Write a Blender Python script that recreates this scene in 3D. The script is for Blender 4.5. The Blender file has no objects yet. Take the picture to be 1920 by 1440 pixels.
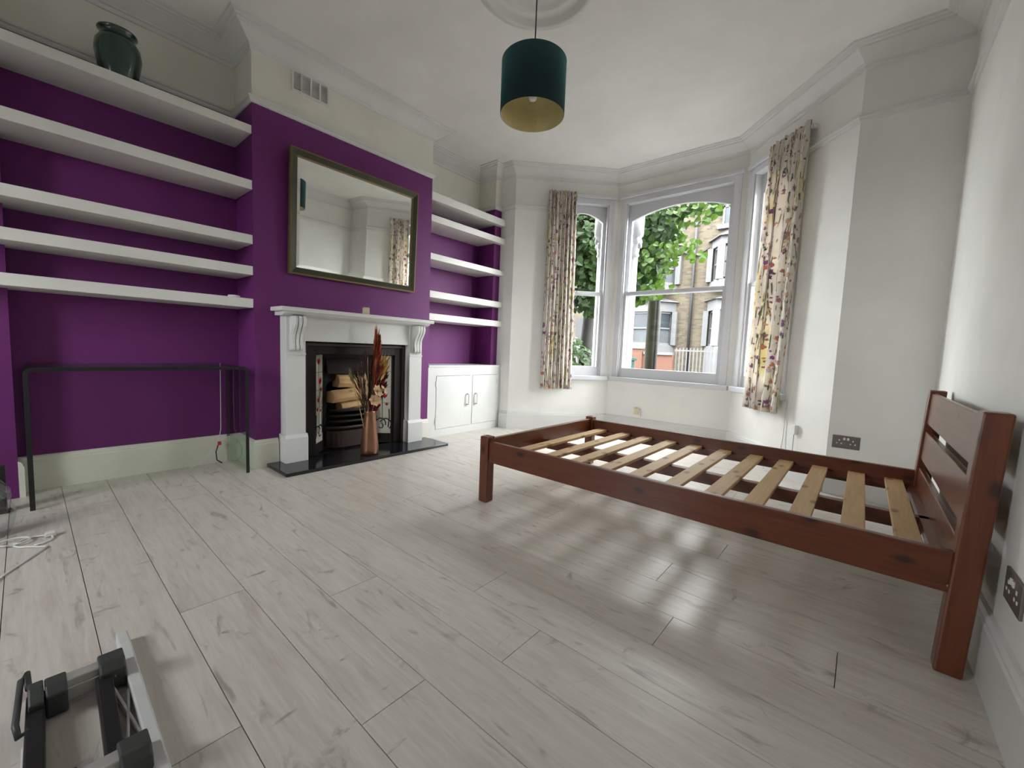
import bpy, bmesh, math, random
from mathutils import Vector, Matrix

random.seed(7)
SC = bpy.context.scene
COL = SC.collection

# ------------------------------------------------------------------ camera
CAM = Vector((3.188, 0.0, 0.898))
YAW, PITCH, ROLL, FPX = 0.7024, -0.083, 0.0396, 775.2
_f0 = Vector((-math.sin(YAW), math.cos(YAW), 0)); _r0 = Vector((math.cos(YAW), math.sin(YAW), 0)); _u0 = Vector((0, 0, 1))
_f = _f0*math.cos(PITCH) + _u0*math.sin(PITCH); _u = -_f0*math.sin(PITCH) + _u0*math.cos(PITCH)
_r = _r0*math.cos(ROLL) + _u*math.sin(ROLL); _u = -_r0*math.sin(ROLL) + _u*math.cos(ROLL)
cam_data = bpy.data.cameras.new('camera'); cam = bpy.data.objects.new('camera', cam_data); COL.objects.link(cam)
cam.matrix_world = Matrix(((_r.x, _u.x, -_f.x, CAM.x), (_r.y, _u.y, -_f.y, CAM.y), (_r.z, _u.z, -_f.z, CAM.z), (0, 0, 0, 1)))
cam_data.sensor_width = 36.0; cam_data.lens = FPX/1920*36.0; cam_data.clip_start = 0.02; cam_data.clip_end = 300
SC.camera = cam

# ------------------------------------------------------------------ sky and exposure
world = bpy.data.worlds.new('sky'); SC.world = world; world.use_nodes = True
_bg = world.node_tree.nodes['Background']
_bg.inputs[0].default_value = (0.965, 0.995, 1.0, 1); _bg.inputs[1].default_value = 19.0
SC.view_settings.view_transform = 'Standard'; SC.view_settings.look = 'None'
SC.view_settings.gamma = 1.0; SC.view_settings.use_curve_mapping = False
SC.view_settings.exposure = 0.80
SC.cycles.max_bounces = 10; SC.cycles.diffuse_bounces = 6; SC.cycles.glossy_bounces = 5
SC.cycles.transmission_bounces = 10; SC.cycles.transparent_max_bounces = 16
SC.cycles.sample_clamp_indirect = 8.0; SC.cycles.use_adaptive_sampling = True; SC.cycles.adaptive_threshold = 0.04; SC.cycles.use_denoising = True

# ------------------------------------------------------------------ room dimensions
XB = -0.334                      # alcove back wall
YL, YR = 1.022, 2.510            # chimney breast
YE, W, YBACK = 3.553, 3.530, -1.9
P1, P2, P3, P4 = (0.130, YE), (0.935, 4.384), (2.236, 4.384), (3.040, YE)
ZC, ZPR = 2.885, 2.465           # ceiling, picture rail

# ------------------------------------------------------------------ helpers
class MB:
    """collects geometry for ONE mesh object"""
    def __init__(s): s.v = []; s.f = []; s.sm = []
    def add(s, vs, fs, smooth=False):
        n = len(s.v); s.v += [tuple(v) for v in vs]; s.f += [tuple(i+n for i in f) for f in fs]; s.sm += [smooth]*len(fs); return s
    def box(s, x0, x1, y0, y1, z0, z1, M=None):
        vs = [Vector(p) for p in ((x0,y0,z0),(x1,y0,z0),(x1,y1,z0),(x0,y1,z0),(x0,y0,z1),(x1,y0,z1),(x1,y1,z1),(x0,y1,z1))]
        if M: vs = [M @ v for v in vs]
        fs = [(0,3,2,1),(4,5,6,7),(0,1,5,4),(1,2,6,5),(2,3,7,6),(3,0,4,7)]
        if M and M.to_3x3().determinant() < 0: fs = [f[::-1] for f in fs]
        return s.add(vs, fs)
    def prism(s, pts, d, M=None, smooth=False):
        """pts: planar polygon (3D), d: extrusion vector"""
        n = len(pts); a = [Vector(p) for p in pts]; d = Vector(d); vs = a + [p+d for p in a]
        if M: vs = [M @ v for v in vs]
        fs = [tuple(range(n))[::-1], tuple(range(n, 2*n))]
        s.add(vs, fs); 
        return s.add(vs, [(i, (i+1) % n, n+(i+1) % n, n+i) for i in range(n)], smooth)
    def lathe(s, prof, c=(0,0,0), n=24, M=None, cap=True):
        vs = []; fs = []
        for r, z in prof:
            for k in range(n):
                a = 2*math.pi*k/n; v = Vector((c[0]+r*math.cos(a), c[1]+r*math.sin(a), c[2]+z)); vs.append(M @ v if M else v)
        for i in range(len(prof)-1):
            for k in range(n): fs.append((i*n+k, i*n+(k+1) % n, (i+1)*n+(k+1) % n, (i+1)*n+k))
        s.add(vs, fs, True)
        if cap:
            m = len(s.v)-len(vs)
            s.f += [tuple(m+k for k in range(n))[::-1], tuple(m+(len(prof)-1)*n+k for k in range(n))]; s.sm += [False]*2
        return s
    def tube(s, pts, r, n=8, cap=True):
        pts = [Vector(p) for p in pts]; m = len(pts)
        rs = r if isinstance(r, (list, tuple)) else [r]*m
        vs = []; fs = []; up = None
        for i, p in enumerate(pts):
            t = (pts[min(i+1, m-1)]-pts[max(i-1, 0)]).normalized()
            if up is None: up = t.orthogonal().normalized()
            up = (up - t*up.dot(t)).normalized(); b = t.cross(up)
            for k in range(n):
                a = 2*math.pi*k/n; vs.append(p+(up*math.cos(a)+b*math.sin(a))*rs[i])
        for i in range(m-1):
            for k in range(n): fs.append((i*n+k, i*n+(k+1) % n, (i+1)*n+(k+1) % n, (i+1)*n+k))
        if cap: fs += [tuple(range(n))[::-1], tuple((m-1)*n+k for k in range(n))]
        return s.add(vs, fs, True)
    def build(s, name, mat, parent=None, bevel=0, bseg=2, origin=None):
        me = bpy.data.meshes.new(name)
        o3 = Vector(origin) if origin else Vector((0,0,0))
        me.from_pydata([Vector(v)-o3 for v in s.v], [], s.f)
        me.polygons.foreach_set('use_smooth', s.sm); me.update()
        bm = bmesh.new(); bm.from_mesh(me); bmesh.ops.remove_doubles(bm, verts=bm.verts, dist=1e-6)
        bmesh.ops.recalc_face_normals(bm, faces=bm.faces)
        if bevel:
            es = [e for e in bm.edges if len(e.link_faces) == 2 and e.calc_face_angle(0) > 0.6]
            r = bmesh.ops.bevel(bm, geom=es, offset=bevel, segments=bseg, affect='EDGES', profile=0.5, clamp_overlap=True)
        bm.to_mesh(me); bm.free()
        if mat: me.materials.append(mat)
        o = bpy.data.objects.new(name, me); COL.objects.link(o); o.location = o3
        if parent:
            o.parent = parent
            pw = Vector((0,0,0)); q = parent
            while q: pw += q.location; q = q.parent
            o.location = o3 - pw
        return o

def tag(o, label=None, cat=None, group=None, kind=None):
    if label: o['label'] = label
    if cat: o['category'] = cat
    if group: o['group'] = group
    if kind: o['kind'] = kind
    return o
def empty(name, loc, label=None, cat=None, group=None, kind=None):
    o = bpy.data.objects.new(name, None); COL.objects.link(o); o.location = loc; o.empty_display_size = .05
    return tag(o, label, cat, group, kind)
def struct(o): o['kind'] = 'structure'; return o

def frame2d(A, B):
    """local (s along A->B, n outwards from the room, z) -> world"""
    a = Vector((A[0], A[1], 0)); t = Vector((B[0]-A[0], B[1]-A[1], 0)); L = t.length; t /= L
    n = Vector((t.y, -t.x, 0))
    if n.dot(a - Vector((1.6, 1.2, 0))) < 0: n = -n
    M = Matrix(((t.x, n.x, 0, a.x), (t.y, n.y, 0, a.y), (0, 0, 1, 0), (0, 0, 0, 1)))
    return M, L

def sweep(path, prof, closed=False):
    """sweep profile (offset into the room, z) along a floor-plan path; the room lies to the LEFT of the path"""
    mb = MB(); n = len(path); pts = [Vector((p[0], p[1])) for p in path]
    def nrm(a, b): d = (b-a).normalized(); return Vector((-d.y, d.x))
    offs = []
    for i in range(n):
        if closed or 0 < i < n-1:
            n1 = nrm(pts[i-1], pts[i]); n2 = nrm(pts[i], pts[(i+1) % n]); m = (n1+n2); m /= max(1e-6, m.dot(n1)); 
        elif i == 0: m = nrm(pts[0], pts[1])
        else: m = nrm(pts[-2], pts[-1])
        offs.append(m)
    k = len(prof); vs = []; fs = []
    for i in range(n):
        for o, z in prof: q = pts[i]+offs[i]*o; vs.append((q.x, q.y, z))
    for i in range(n if closed else n-1):
        j = (i+1) % n
        for a in range(k-1): fs.append((i*k+a, j*k+a, j*k+a+1, i*k+a+1))
    mb.add(vs, fs)
    if not closed: mb.add(vs[:k], [tuple(range(k))]); mb.add(vs[-k:], [tuple(range(k))])
    return mb

# ------------------------------------------------------------------ materials
def new_mat(name):
    m = bpy.data.materials.new(name); m.use_nodes = True
    return m, m.node_tree, m.node_tree.nodes, m.node_tree.links, m.node_tree.nodes['Principled BSDF']
def ramp(nt, fac, stops):
    r = nt.nodes.new('ShaderNodeValToRGB'); nt.links.new(fac, r.inputs[0])
    e = r.color_ramp.elements
    while len(e) < len(stops): e.new(0.5)
    for k, (p, c) in enumerate(stops): e[k].position = p; e[k].color = (*c, 1) if len(c) == 3 else c
    return r.outputs[0]
def mixc(nt, fac, a, b, mode='MIX'):
    m = nt.nodes.new('ShaderNodeMix'); m.data_type = 'RGBA'; m.blend_type = mode
    for sock, v in ((0, fac), (6, a), (7, b)):
        if hasattr(v, 'is_output') or hasattr(v, 'links'): nt.links.new(v, m.inputs[sock])
        elif sock == 0: m.inputs[0].default_value = v
        else: m.inputs[sock].default_value = (*v, 1)
    return m.outputs[2]
def math_(nt, op, a, b=None):
    m = nt.nodes.new('ShaderNodeMath'); m.operation = op
    for k, v in ((0, a), (1, b)):
        if v is None: continue
        if hasattr(v, 'links'): nt.links.new(v, m.inputs[k])
        else: m.inputs[k].default_value = v
    return m.outputs[0]
def coords(nt, scale=(1,1,1), kind='Object', rnd=False):
    tc = nt.nodes.new('ShaderNodeTexCoord'); mp = nt.nodes.new('ShaderNodeMapping'); mp.inputs['Scale'].default_value = scale
    out = tc.outputs[kind]
    if rnd:
        oi = nt.nodes.new('ShaderNodeObjectInfo'); va = nt.nodes.new('ShaderNodeVectorMath'); va.operation = 'SCALE'
        va.inputs[0].default_value = (37, 53, 71); nt.links.new(oi.outputs['Random'], va.inputs['Scale'])
        vb = nt.nodes.new('ShaderNodeVectorMath'); vb.operation = 'ADD'; nt.links.new(out, vb.inputs[0]); nt.links.new(va.outputs[0], vb.inputs[1]); out = vb.outputs[0]
    nt.links.new(out, mp.inputs[0]); return mp.outputs[0]
def noise(nt, vec, scale, detail=4, rough=0.55, dist=0.0):
    n = nt.nodes.new('ShaderNodeTexNoise'); nt.links.new(vec, n.inputs['Vector'])
    n.inputs['Scale'].default_value = scale; n.inputs['Detail'].default_value = detail; n.inputs['Roughness'].default_value = rough; n.inputs['Distortion'].default_value = dist
    return n.outputs['Fac']
def bump(nt, h, strength, dist, bsdf):
    b = nt.nodes.new('ShaderNodeBump'); b.inputs['Strength'].default_value = strength; b.inputs['Distance'].default_value = dist
    nt.links.new(h, b.inputs['Height']); nt.links.new(b.outputs[0], bsdf.inputs['Normal'])

def paint(name, c, rough=0.6, var=0.04, bumps=0.15, spec=0.3):
    m, nt, N, L, b = new_mat(name); v = coords(nt)
    d = tuple(x*(1-var*2) for x in c)
    L.new(ramp(nt, noise(nt, v, 2.2, 5), [(0.35, d), (0.65, c)]), b.inputs['Base Color'])
    b.inputs['Roughness'].default_value = rough; b.inputs['Specular IOR Level'].default_value = spec
    if bumps: bump(nt, noise(nt, v, 90, 3), bumps, 0.002, b)
    return m
def plain(name, c, rough=0.5, metal=0.0, spec=0.5, coat=0.0):
    m, nt, N, L, b = new_mat(name)
    v = coords(nt); d = tuple(x*.88 for x in c)
    L.new(ramp(nt, noise(nt, v, 14, 3), [(0.3, d), (0.7, c)]), b.inputs['Base Color'])
    b.inputs['Roughness'].default_value = rough; b.inputs['Metallic'].default_value = metal
    b.inputs['Specular IOR Level'].default_value = spec; b.inputs['Coat Weight'].default_value = coat
    return m
def wood(name, c1, c2, knot, axis=0, rough=0.35, coat=0.3, knots=True):
    m, nt, N, L, b = new_mat(name)
    sc = [14, 14, 14]; sc[axis] = 0.9
    v = coords(nt, tuple(sc), rnd=True); g = noise(nt, v, 3.0, 6, 0.65, 1.2)
    col = ramp(nt, g, [(0.3, c1), (0.7, c2)])
    if knots:
        tc = coords(nt, (1, 1, 1), rnd=True); sp = N.new('ShaderNodeSeparateXYZ'); L.new(tc, sp.inputs[0]); cb = N.new('ShaderNodeCombineXYZ')
        L.new(math_(nt, 'MULTIPLY', sp.outputs[axis], 3.6), cb.inputs[0]); L.new(math_(nt, 'MULTIPLY', math_(nt, 'ADD', sp.outputs[(axis+1) % 3], sp.outputs[(axis+2) % 3]), 7.0), cb.inputs[1])
        vo = N.new('ShaderNodeTexVoronoi'); vo.voronoi_dimensions = '2D'; L.new(cb.outputs[0], vo.inputs['Vector']); vo.inputs['Scale'].default_value = 1.0
        col = mixc(nt, ramp(nt, vo.outputs['Distance'], [(0.045, (.9,.9,.9)), (0.13, (0,0,0))]), col, knot)
    L.new(col, b.inputs['Base Color']); b.inputs['Roughness'].default_value = rough; b.inputs['Coat Weight'].default_value = coat; b.inputs['Coat Roughness'].default_value = .2
    bump(nt, g, .08, .002, b)
    return m

M = {}
M['white'] = paint('wall_white_paint', (.835, .838, .805))
M['white2'] = paint('upper_wall_white_paint', (.81, .81, .77))
M['cream'] = paint('upper_wall_cream_paint', (.78, .765, .69))
M['ceil'] = paint('ceiling_paint', (.84, .838, .81))
M['purple'] = paint('purple_wall_paint', (.155, .026, .155), rough=.55)
M['gloss'] = paint('white_woodwork_paint', (.72, .725, .71), rough=.35, bumps=.05)
M['skirt'] = paint('cream_woodwork_paint', (.76, .74, .66), rough=.4, bumps=.05)
M['shelf'] = paint('shelf_paint', (.77, .765, .725), rough=.4, bumps=.05)
M['winframe'] = paint('window_paint', (.64, .65, .68), rough=.35, bumps=.04)
M['bedx'] = wood('stained_pine_lengthwise', (.088, .020, .006), (.155, .038, .012), (.025, .008, .005), 0)
M['bedy'] = wood('stained_pine_crosswise', (.105, .024, .007), (.18, .045, .014), (.03, .01, .006), 1)
M['bedz'] = wood('stained_pine_upright', (.092, .021, .007), (.165, .042, .013), (.03, .01, .006), 2)
M['slat'] = wood('bare_pine', (.50, .32, .15), (.64, .43, .22), (.25, .12, .05), 1, .55, .0)
M['log'] = wood('split_log', (.50, .30, .13), (.68, .46, .23), (.25, .12, .05), 1, .8, .0)
M['iron'] = plain('cast_iron', (.012, .0095, .008), .55, .0, .3)
M['iron_brown'] = plain('worn_cast_iron', (.05, .030, .023), .5, .2)
M['soot'] = plain('soot', (.012, .011, .010), .9)
M['granite'] = plain('black_granite', (.012, .013, .017), .12, 0, .6)
M['tile'] = plain('cream_tile_glaze', (.66, .65, .55), .15, 0, .5, .5)
M['tilered'] = plain('red_glaze', (.42, .02, .025), .2)
M['tileblack'] = plain('black_glaze', (.03, .035, .03), .2)
M['tilegreen'] = plain('green_glaze', (.12, .16, .09), .2)
M['copper'] = plain('bronze_vase', (.30, .155, .10), .34, .85)
M['greenvase'] = plain('green_glaze_pot', (.012, .05, .030), .22, 0, .6, .4)
M['mframe'] = plain('dark_green_gilt', (.055, .060, .035), .35, .3)
M['mgold'] = plain('aged_gold', (.22, .16, .075), .38, .6)
m, nt, N, L, b = new_mat('mirror_silver'); b.inputs['Base Color'].default_value = (.88, .90, .86, 1); b.inputs['Metallic'].default_value = 1; b.inputs['Roughness'].default_value = .015; M['mirror'] = m
M['teal'] = plain('teal_velvet', (.002, .022, .028), .8); M['teal'].node_tree.nodes['Principled BSDF'].inputs['Sheen Weight'].default_value = .5; M['teal'].node_tree.nodes['Principled BSDF'].inputs['Sheen Tint'].default_value = (.1, .5, .5, 1)
M['gold'] = plain('gold_lining', (.66, .58, .30), .5, .3)
M['black'] = plain('black_plastic', (.012, .012, .014), .4)
M['dgrey'] = plain('dark_grey_plastic', (.05, .055, .052), .5)
M['alu'] = plain('aluminium', (.62, .62, .60), .38, .6)
M['alu_white'] = plain('pale_aluminium', (.70, .70, .70), .4, .2)
M['steel'] = plain('brushed_steel', (.23, .20, .19), .4, .7)
M['wplastic'] = plain('white_plastic', (.78, .78, .76), .35)
M['beige'] = plain('beige_plastic', (.70, .62, .44), .4)
M['red'] = plain('red_plastic', (.55, .03, .03), .4)
M['wax'] = plain('cream_wax', (.78, .68, .45), .5)
m, nt, N, L, b = new_mat('clear_glass'); b.inputs['Base Color'].default_value = (.93, .96, .94, 1); b.inputs['Transmission Weight'].default_value = 1; b.inputs['Roughness'].default_value = .0; b.inputs['IOR'].default_value = 1.45; M['glass'] = m
def thin_glass(name, tint, gl):
    m = bpy.data.materials.new(name); m.use_nodes = True; nt = m.node_tree; N = nt.nodes; L = nt.links
    N.remove(N['Principled BSDF']); t = N.new('ShaderNodeBsdfTransparent'); t.inputs[0].default_value = (*tint, 1)
    g = N.new('ShaderNodeBsdfGlossy'); g.inputs['Roughness'].default_value = .01; lw = N.new('ShaderNodeLayerWeight'); lw.inputs[0].default_value = .5
    fr = math_(nt, 'ADD', math_(nt, 'MULTIPLY', math_(nt, 'POWER', lw.outputs['Facing'], 4.0), .6), gl)
    mx = N.new('ShaderNodeMixShader'); L.new(fr, mx.inputs[0]); L.new(t.outputs[0], mx.inputs[1]); L.new(g.outputs[0], mx.inputs[2]); L.new(mx.outputs[0], N['Material Output'].inputs[0])
    return m
M['pane'] = thin_glass('window_glass', (.98, .985, .985), .02)
M['console_glass'] = thin_glass('green_tinted_glass', (.82, .88, .83), .03)
M['bag'] = thin_glass('clear_plastic_film', (.90, .93, .93), .10)
M['vent'] = plain('vent_gap_shade', (.55, .53, .49), .8)  # darker grey puts the shade between the slats into the sheet behind them
M['brickred'] = plain('red_brick', (.085, .036, .022), .9)

# laminate planks
m, nt, N, L, b = new_mat('whitewashed_oak_laminate')
v1 = coords(nt, (1.1, 9, 1), rnd=True); g1 = noise(nt, v1, 2.2, 6, .62, .8)
v2 = coords(nt, (2.5, 30, 1), rnd=True); g2 = noise(nt, v2, 3.0, 4, .6)
base = ramp(nt, g1, [(.28, (.47, .42, .375)), (.50, (.62, .575, .525)), (.72, (.68, .64, .59))])
base = mixc(nt, .35, base, ramp(nt, g2, [(.3, (.45, .40, .35)), (.65, (.70, .66, .61))]))
v3 = coords(nt, (1.6, 7.5, 1), rnd=True); g3 = noise(nt, v3, 2.4, 3, .5, 1.5)
base = mixc(nt, ramp(nt, g3, [(.62, (0, 0, 0)), (.74, (.75, .75, .75))]), base, (.29, .245, .225))
v4 = coords(nt, (6.5, 3.2, 1), rnd=True); g4 = noise(nt, v4, 2.0, 4, .6, .8)
base = mixc(nt, ramp(nt, g4, [(.65, (0, 0, 0)), (.74, (.8, .8, .8))]), base, (.24, .205, .195))
oi = N.new('ShaderNodeObjectInfo')
base = mixc(nt, ramp(nt, oi.outputs['Random'], [(0, (0, 0, 0)), (1, (.25, .25, .25))]), base, (.53, .49, .44))
L.new(base, b.inputs['Base Color']); b.inputs['Roughness'].default_value = .33; b.inputs['Specular IOR Level'].default_value = .45
bump(nt, g2, .05, .001, b); M['plank'] = m
M['underfloor'] = plain('dark_joint', (.17, .155, .135), .9)

# floral curtain cloth
m, nt, N, L, b = new_mat('floral_curtain_cloth')
tc = N.new('ShaderNodeTexCoord')
def uvmap(scale, loc=(0,0,0)):
    mp = N.new('ShaderNodeMapping'); mp.inputs['Scale'].default_value = scale; mp.inputs['Location'].default_value = loc; L.new(tc.outputs['UV'], mp.inputs[0]); return mp.outputs[0]
col = ramp(nt, noise(nt, uvmap((3, 3, 1)), 2, 3), [(.3, (.74, .69, .62)), (.7, (.82, .78, .72))])
# pale washes of colour
col = mixc(nt, ramp(nt, noise(nt, uvmap((5.5, 1.1, 1), (3, 1, 0)), 1.6, 2), [(.56, (0,0,0)), (.68, (.65,.65,.65))]), col, (.66, .60, .25))
col = mixc(nt, ramp(nt, noise(nt, uvmap((5, 3, 1), (9, 4, 0)), 1.8, 2), [(.58, (0,0,0)), (.72, (.5,.5,.5))]), col, (.50, .38, .48))
def stems(scale, loc, c, lo, hi, k):
    global col
    w = N.new('ShaderNodeTexWave'); w.wave_type = 'BANDS'; w.bands_direction = 'X'; L.new(uvmap(scale, loc), w.inputs[0])
    w.inputs['Scale'].default_value = 2.2; w.inputs['Distortion'].default_value = 9.0; w.inputs['Detail'].default_value = 1.5; w.inputs['Detail Scale'].default_value = .8
    line = ramp(nt, w.outputs['Fac'], [(0, (1,1,1)), (.07, (0,0,0))])
    gate = ramp(nt, noise(nt, uvmap((6, 5, 1), loc), 1.5, 2), [(lo, (0,0,0)), (hi, (1,1,1))])
    col = mixc(nt, mixc(nt, 1.0, line, gate, 'MULTIPLY'), col, c)
stems((2.2, .7, 1), (1, 2, 0), (.14, .16, .08), .50, .56, 1)
stems((2.8, .9, 1), (7, 5, 0), (.26, .22, .12), .48, .54, 1)
stems((2.4, 1.0, 1), (21, 3, 0), (.17, .17, .12), .52, .58, 1)
def blobs(scale, loc, r, cols, dens, asp=1.0):
    global col
    vo = N.new('ShaderNodeTexVoronoi'); 
    vv = uvmap((scale, scale*asp, 1), loc)
    nz = N.new('ShaderNodeTexNoise'); L.new(vv, nz.inputs['Vector']); nz.inputs['Scale'].default_value = 5.0; nz.inputs['Detail'].default_value = 2
    ad = N.new('ShaderNodeVectorMath'); ad.operation = 'MULTIPLY_ADD'; L.new(nz.outputs['Color'], ad.inputs[0]); ad.inputs[1].default_value = (.55, .55, 0); L.new(vv, ad.inputs[2])
    L.new(ad.outputs[0], vo.inputs['Vector']); vo.inputs['Scale'].default_value = 1; vo.voronoi_dimensions = '2D'
    sep = N.new('ShaderNodeSeparateColor'); L.new(vo.outputs['Color'], sep.inputs[0])
    on = ramp(nt, sep.outputs[0], [(dens, (1,1,1)), (dens+.01, (0,0,0))])
    body = ramp(nt, vo.outputs['Distance'], [(r*.75, (1,1,1)), (r, (0,0,0))])
    st = [(i/len(cols), c) for i, c in enumerate(cols)]
    cc = ramp(nt, sep.outputs[1], st); cc.node.color_ramp.interpolation = 'CONSTANT'
    col = mixc(nt, mixc(nt, 1.0, on, body, 'MULTIPLY'), col, cc)
blobs(22, (4, 1, 0), .22, [(.16, .17, .11), (.24, .22, .13), (.16, .14, .14)], .34, .45)
blobs(14, (2, 7, 0), .30, [(.30, .13, .28), (.52, .25, .15), (.45, .22, .22), (.22, .13, .22), (.60, .38, .28)], .36)
blobs(30, (11, 3, 0), .30, [(.34, .18, .30), (.56, .32, .20), (.18, .17, .15)], .20)
L.new(col, b.inputs['Base Color']); b.inputs['Roughness'].default_value = .9; b.inputs['Specular IOR Level'].default_value = .1
tr = N.new('ShaderNodeBsdfTranslucent'); L.new(col, tr.inputs[0]); mx = N.new('ShaderNodeMixShader'); mx.inputs[0].default_value = .30
L.new(b.outputs[0], mx.inputs[1]); L.new(tr.outputs[0], mx.inputs[2]); L.new(mx.outputs[0], N['Material Output'].inputs[0]); M['cloth'] = m

# leaves
def leafmat(name, a, c):
    m, nt, N, L, b = new_mat(name)
    cl = ramp(nt, noise(nt, coords(nt, (1,1,1), rnd=True), 1.3, 3), [(.3, a), (.7, c)])
    L.new(cl, b.inputs['Base Color']); b.inputs['Roughness'].default_value = .55
    tr = N.new('ShaderNodeBsdfTranslucent'); L.new(cl, tr.inputs[0]); mx = N.new('ShaderNodeMixShader'); mx.inputs[0].default_value = .45
    L.new(b.outputs[0], mx.inputs[1]); L.new(tr.outputs[0], mx.inputs[2]); L.new(mx.outputs[0], N['Material Output'].inputs[0]); return m
M['leaf'] = leafmat('tree_leaf', (.006, .026, .002), (.030, .082, .006))
M['leaf2'] = leafmat('bright_leaf', (.028, .075, .003), (.072, .135, .008))
M['hedge'] = leafmat('hedge_leaf', (.012, .040, .006), (.055, .11, .02))
M['bark'] = plain('bark', (.022, .02, .018), .9)
M['polewood'] = wood('weathered_pole', (.030, .030, .016), (.055, .052, .028), (.02, .018, .012), 2, .9, 0, False)
# stock brick (too far away to tell the bricks apart)
m, nt, N, L, b = new_mat('yellow_stock_brick')
bt = N.new('ShaderNodeTexBrick'); cv = N.new('ShaderNodeCombineXYZ'); sp = N.new('ShaderNodeSeparateXYZ'); tcb = N.new('ShaderNodeTexCoord')
L.new(tcb.outputs['Object'], sp.inputs[0]); L.new(sp.outputs[0], cv.inputs[0]); L.new(sp.outputs[2], cv.inputs[1]); L.new(cv.outputs[0], bt.inputs['Vector'])
bt.inputs['Scale'].default_value = 1; bt.inputs['Brick Width'].default_value = .22; bt.inputs['Row Height'].default_value = .075; bt.inputs['Mortar Size'].default_value = .008
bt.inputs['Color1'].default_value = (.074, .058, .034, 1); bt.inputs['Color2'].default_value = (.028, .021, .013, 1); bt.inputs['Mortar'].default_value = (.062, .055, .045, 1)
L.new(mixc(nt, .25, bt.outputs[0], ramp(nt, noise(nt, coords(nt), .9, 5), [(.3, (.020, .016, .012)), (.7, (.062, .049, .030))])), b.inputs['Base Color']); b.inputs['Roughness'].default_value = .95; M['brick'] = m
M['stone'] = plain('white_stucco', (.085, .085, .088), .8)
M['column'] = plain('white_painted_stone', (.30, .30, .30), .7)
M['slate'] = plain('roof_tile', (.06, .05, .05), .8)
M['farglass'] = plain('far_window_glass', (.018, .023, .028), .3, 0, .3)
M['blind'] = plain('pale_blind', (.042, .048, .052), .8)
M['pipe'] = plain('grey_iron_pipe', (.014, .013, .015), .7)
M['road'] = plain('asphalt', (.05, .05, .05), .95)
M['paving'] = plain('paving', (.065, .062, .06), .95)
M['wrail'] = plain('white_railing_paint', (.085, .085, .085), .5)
M['bin'] = plain('green_bin_plastic', (.007, .042, .032), .5)
M['car'] = plain('dark_plastic', (.02, .02, .02), .5)

# =================================================================== THE ROOM
fl = struct(MB().box(XB-.15, W+.15, YBACK-.1, 4.6, -.08, -.012).build('floor', M['underfloor']))
def xrange(y):
    if y < YL: lo = XB
    elif y < YR: lo = 0.0
    elif y < YE: lo = XB
    else: lo = P1[0]+(y-YE)/(P2[1]-YE)*(P2[0]-P1[0])
    hi = W if y < YE else P4[0]+(y-YE)/(P3[1]-YE)*(P3[0]-P4[0])
    return lo, hi
PW, PL = 0.187, 1.995
known = {-1: .16, 0: 1.56, 1: 2.356, 2: 1.815, 3: 2.465, 4: 2.158, 5: 2.76, 6: 3.20, 7: 2.627, 9: 2.76}
k0 = math.floor((YBACK-.295)/PW)
for k in range(k0, 23):
    y0 = .295+k*PW; y1 = y0+PW
    if y0 > 4.384: break
    a1, b1 = xrange(max(y0, YBACK)+.001); a2, b2 = xrange(min(y1, 4.38)-.001)
    lo, hi = min(a1, a2), max(b1, b2)
    y0c, y1c = max(y0, YBACK), min(y1, 4.384)
    j = known.get(k, random.uniform(0, PL)); 
    while j > lo: j -= PL
    cuts = [lo]
    while j < hi:
        if j > lo+.05 and j < hi-.05: cuts.append(j)
        j += PL
    cuts.append(hi)
    for a, c in zip(cuts, cuts[1:]):
        g = .0011
        MB().box(a+g, c-g, y0c+g, y1c-g, -.012, 0).build('plank', M['plank'], fl, origin=((a+c)/2, (y0c+y1c)/2, 0))

# ceiling
poly = [(XB, YBACK), (W, YBACK), (W, YE), P4, P3, P2, P1, (-.072, YE), (XB, YE)]
ce = MB(); t = .12
ce.prism([(XB-.2, YBACK-.2, ZC), (W+.2, YBACK-.2, ZC), (W+.2, YE+.2, ZC), (P4[0]+.1, YE+.2, ZC), (P3[0]+.15, P3[1]+.25, ZC), (P2[0]-.15, P2[1]+.25, ZC), (P1[0]-.1, YE+.2, ZC), (XB-.2, YE+.2, ZC)], (0, 0, t))
struct(ce.build('ceiling', M['ceil']))

# walls (lower = below the picture rail)
T = .15
wl = MB()
wl.box(XB-T, XB, YBACK-T, YL, -.01, ZPR).box(XB-T, XB, YR, YE+.0, -.01, ZPR)
FY0, FY1, FZ1 = 1.40, 2.14, .84
wl.box(XB-T, 0, YL, FY0, -.01, ZPR).box(XB-T, 0, FY1, YR, -.01, ZPR).box(XB-T, 0, FY0, FY1, FZ1, ZPR)
wl.box(XB, -.072, 3.45, YE, -.01, ZPR)
wl.box(XB, -.205, -.20, -.047, -.01, ZPR)
struct(wl.build('wall_left', M['purple']))
wu = MB()
wu.box(XB-T, XB, YBACK-T, YL, ZPR, ZC).box(XB-T, 0, YL, YR, ZPR, ZC).box(XB-T, XB, YR, YE, ZPR, ZC).box(XB, -.072, 3.45, YE, ZPR, ZC).box(XB, -.205, -.20, -.047, ZPR, ZC)
struct(wu.build('wall_left_upper', M['cream']))
struct(MB().box(XB-T, XB-.02, FY0, FY1, 0, FZ1).build('wall_fireback', M['soot']))
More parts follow.
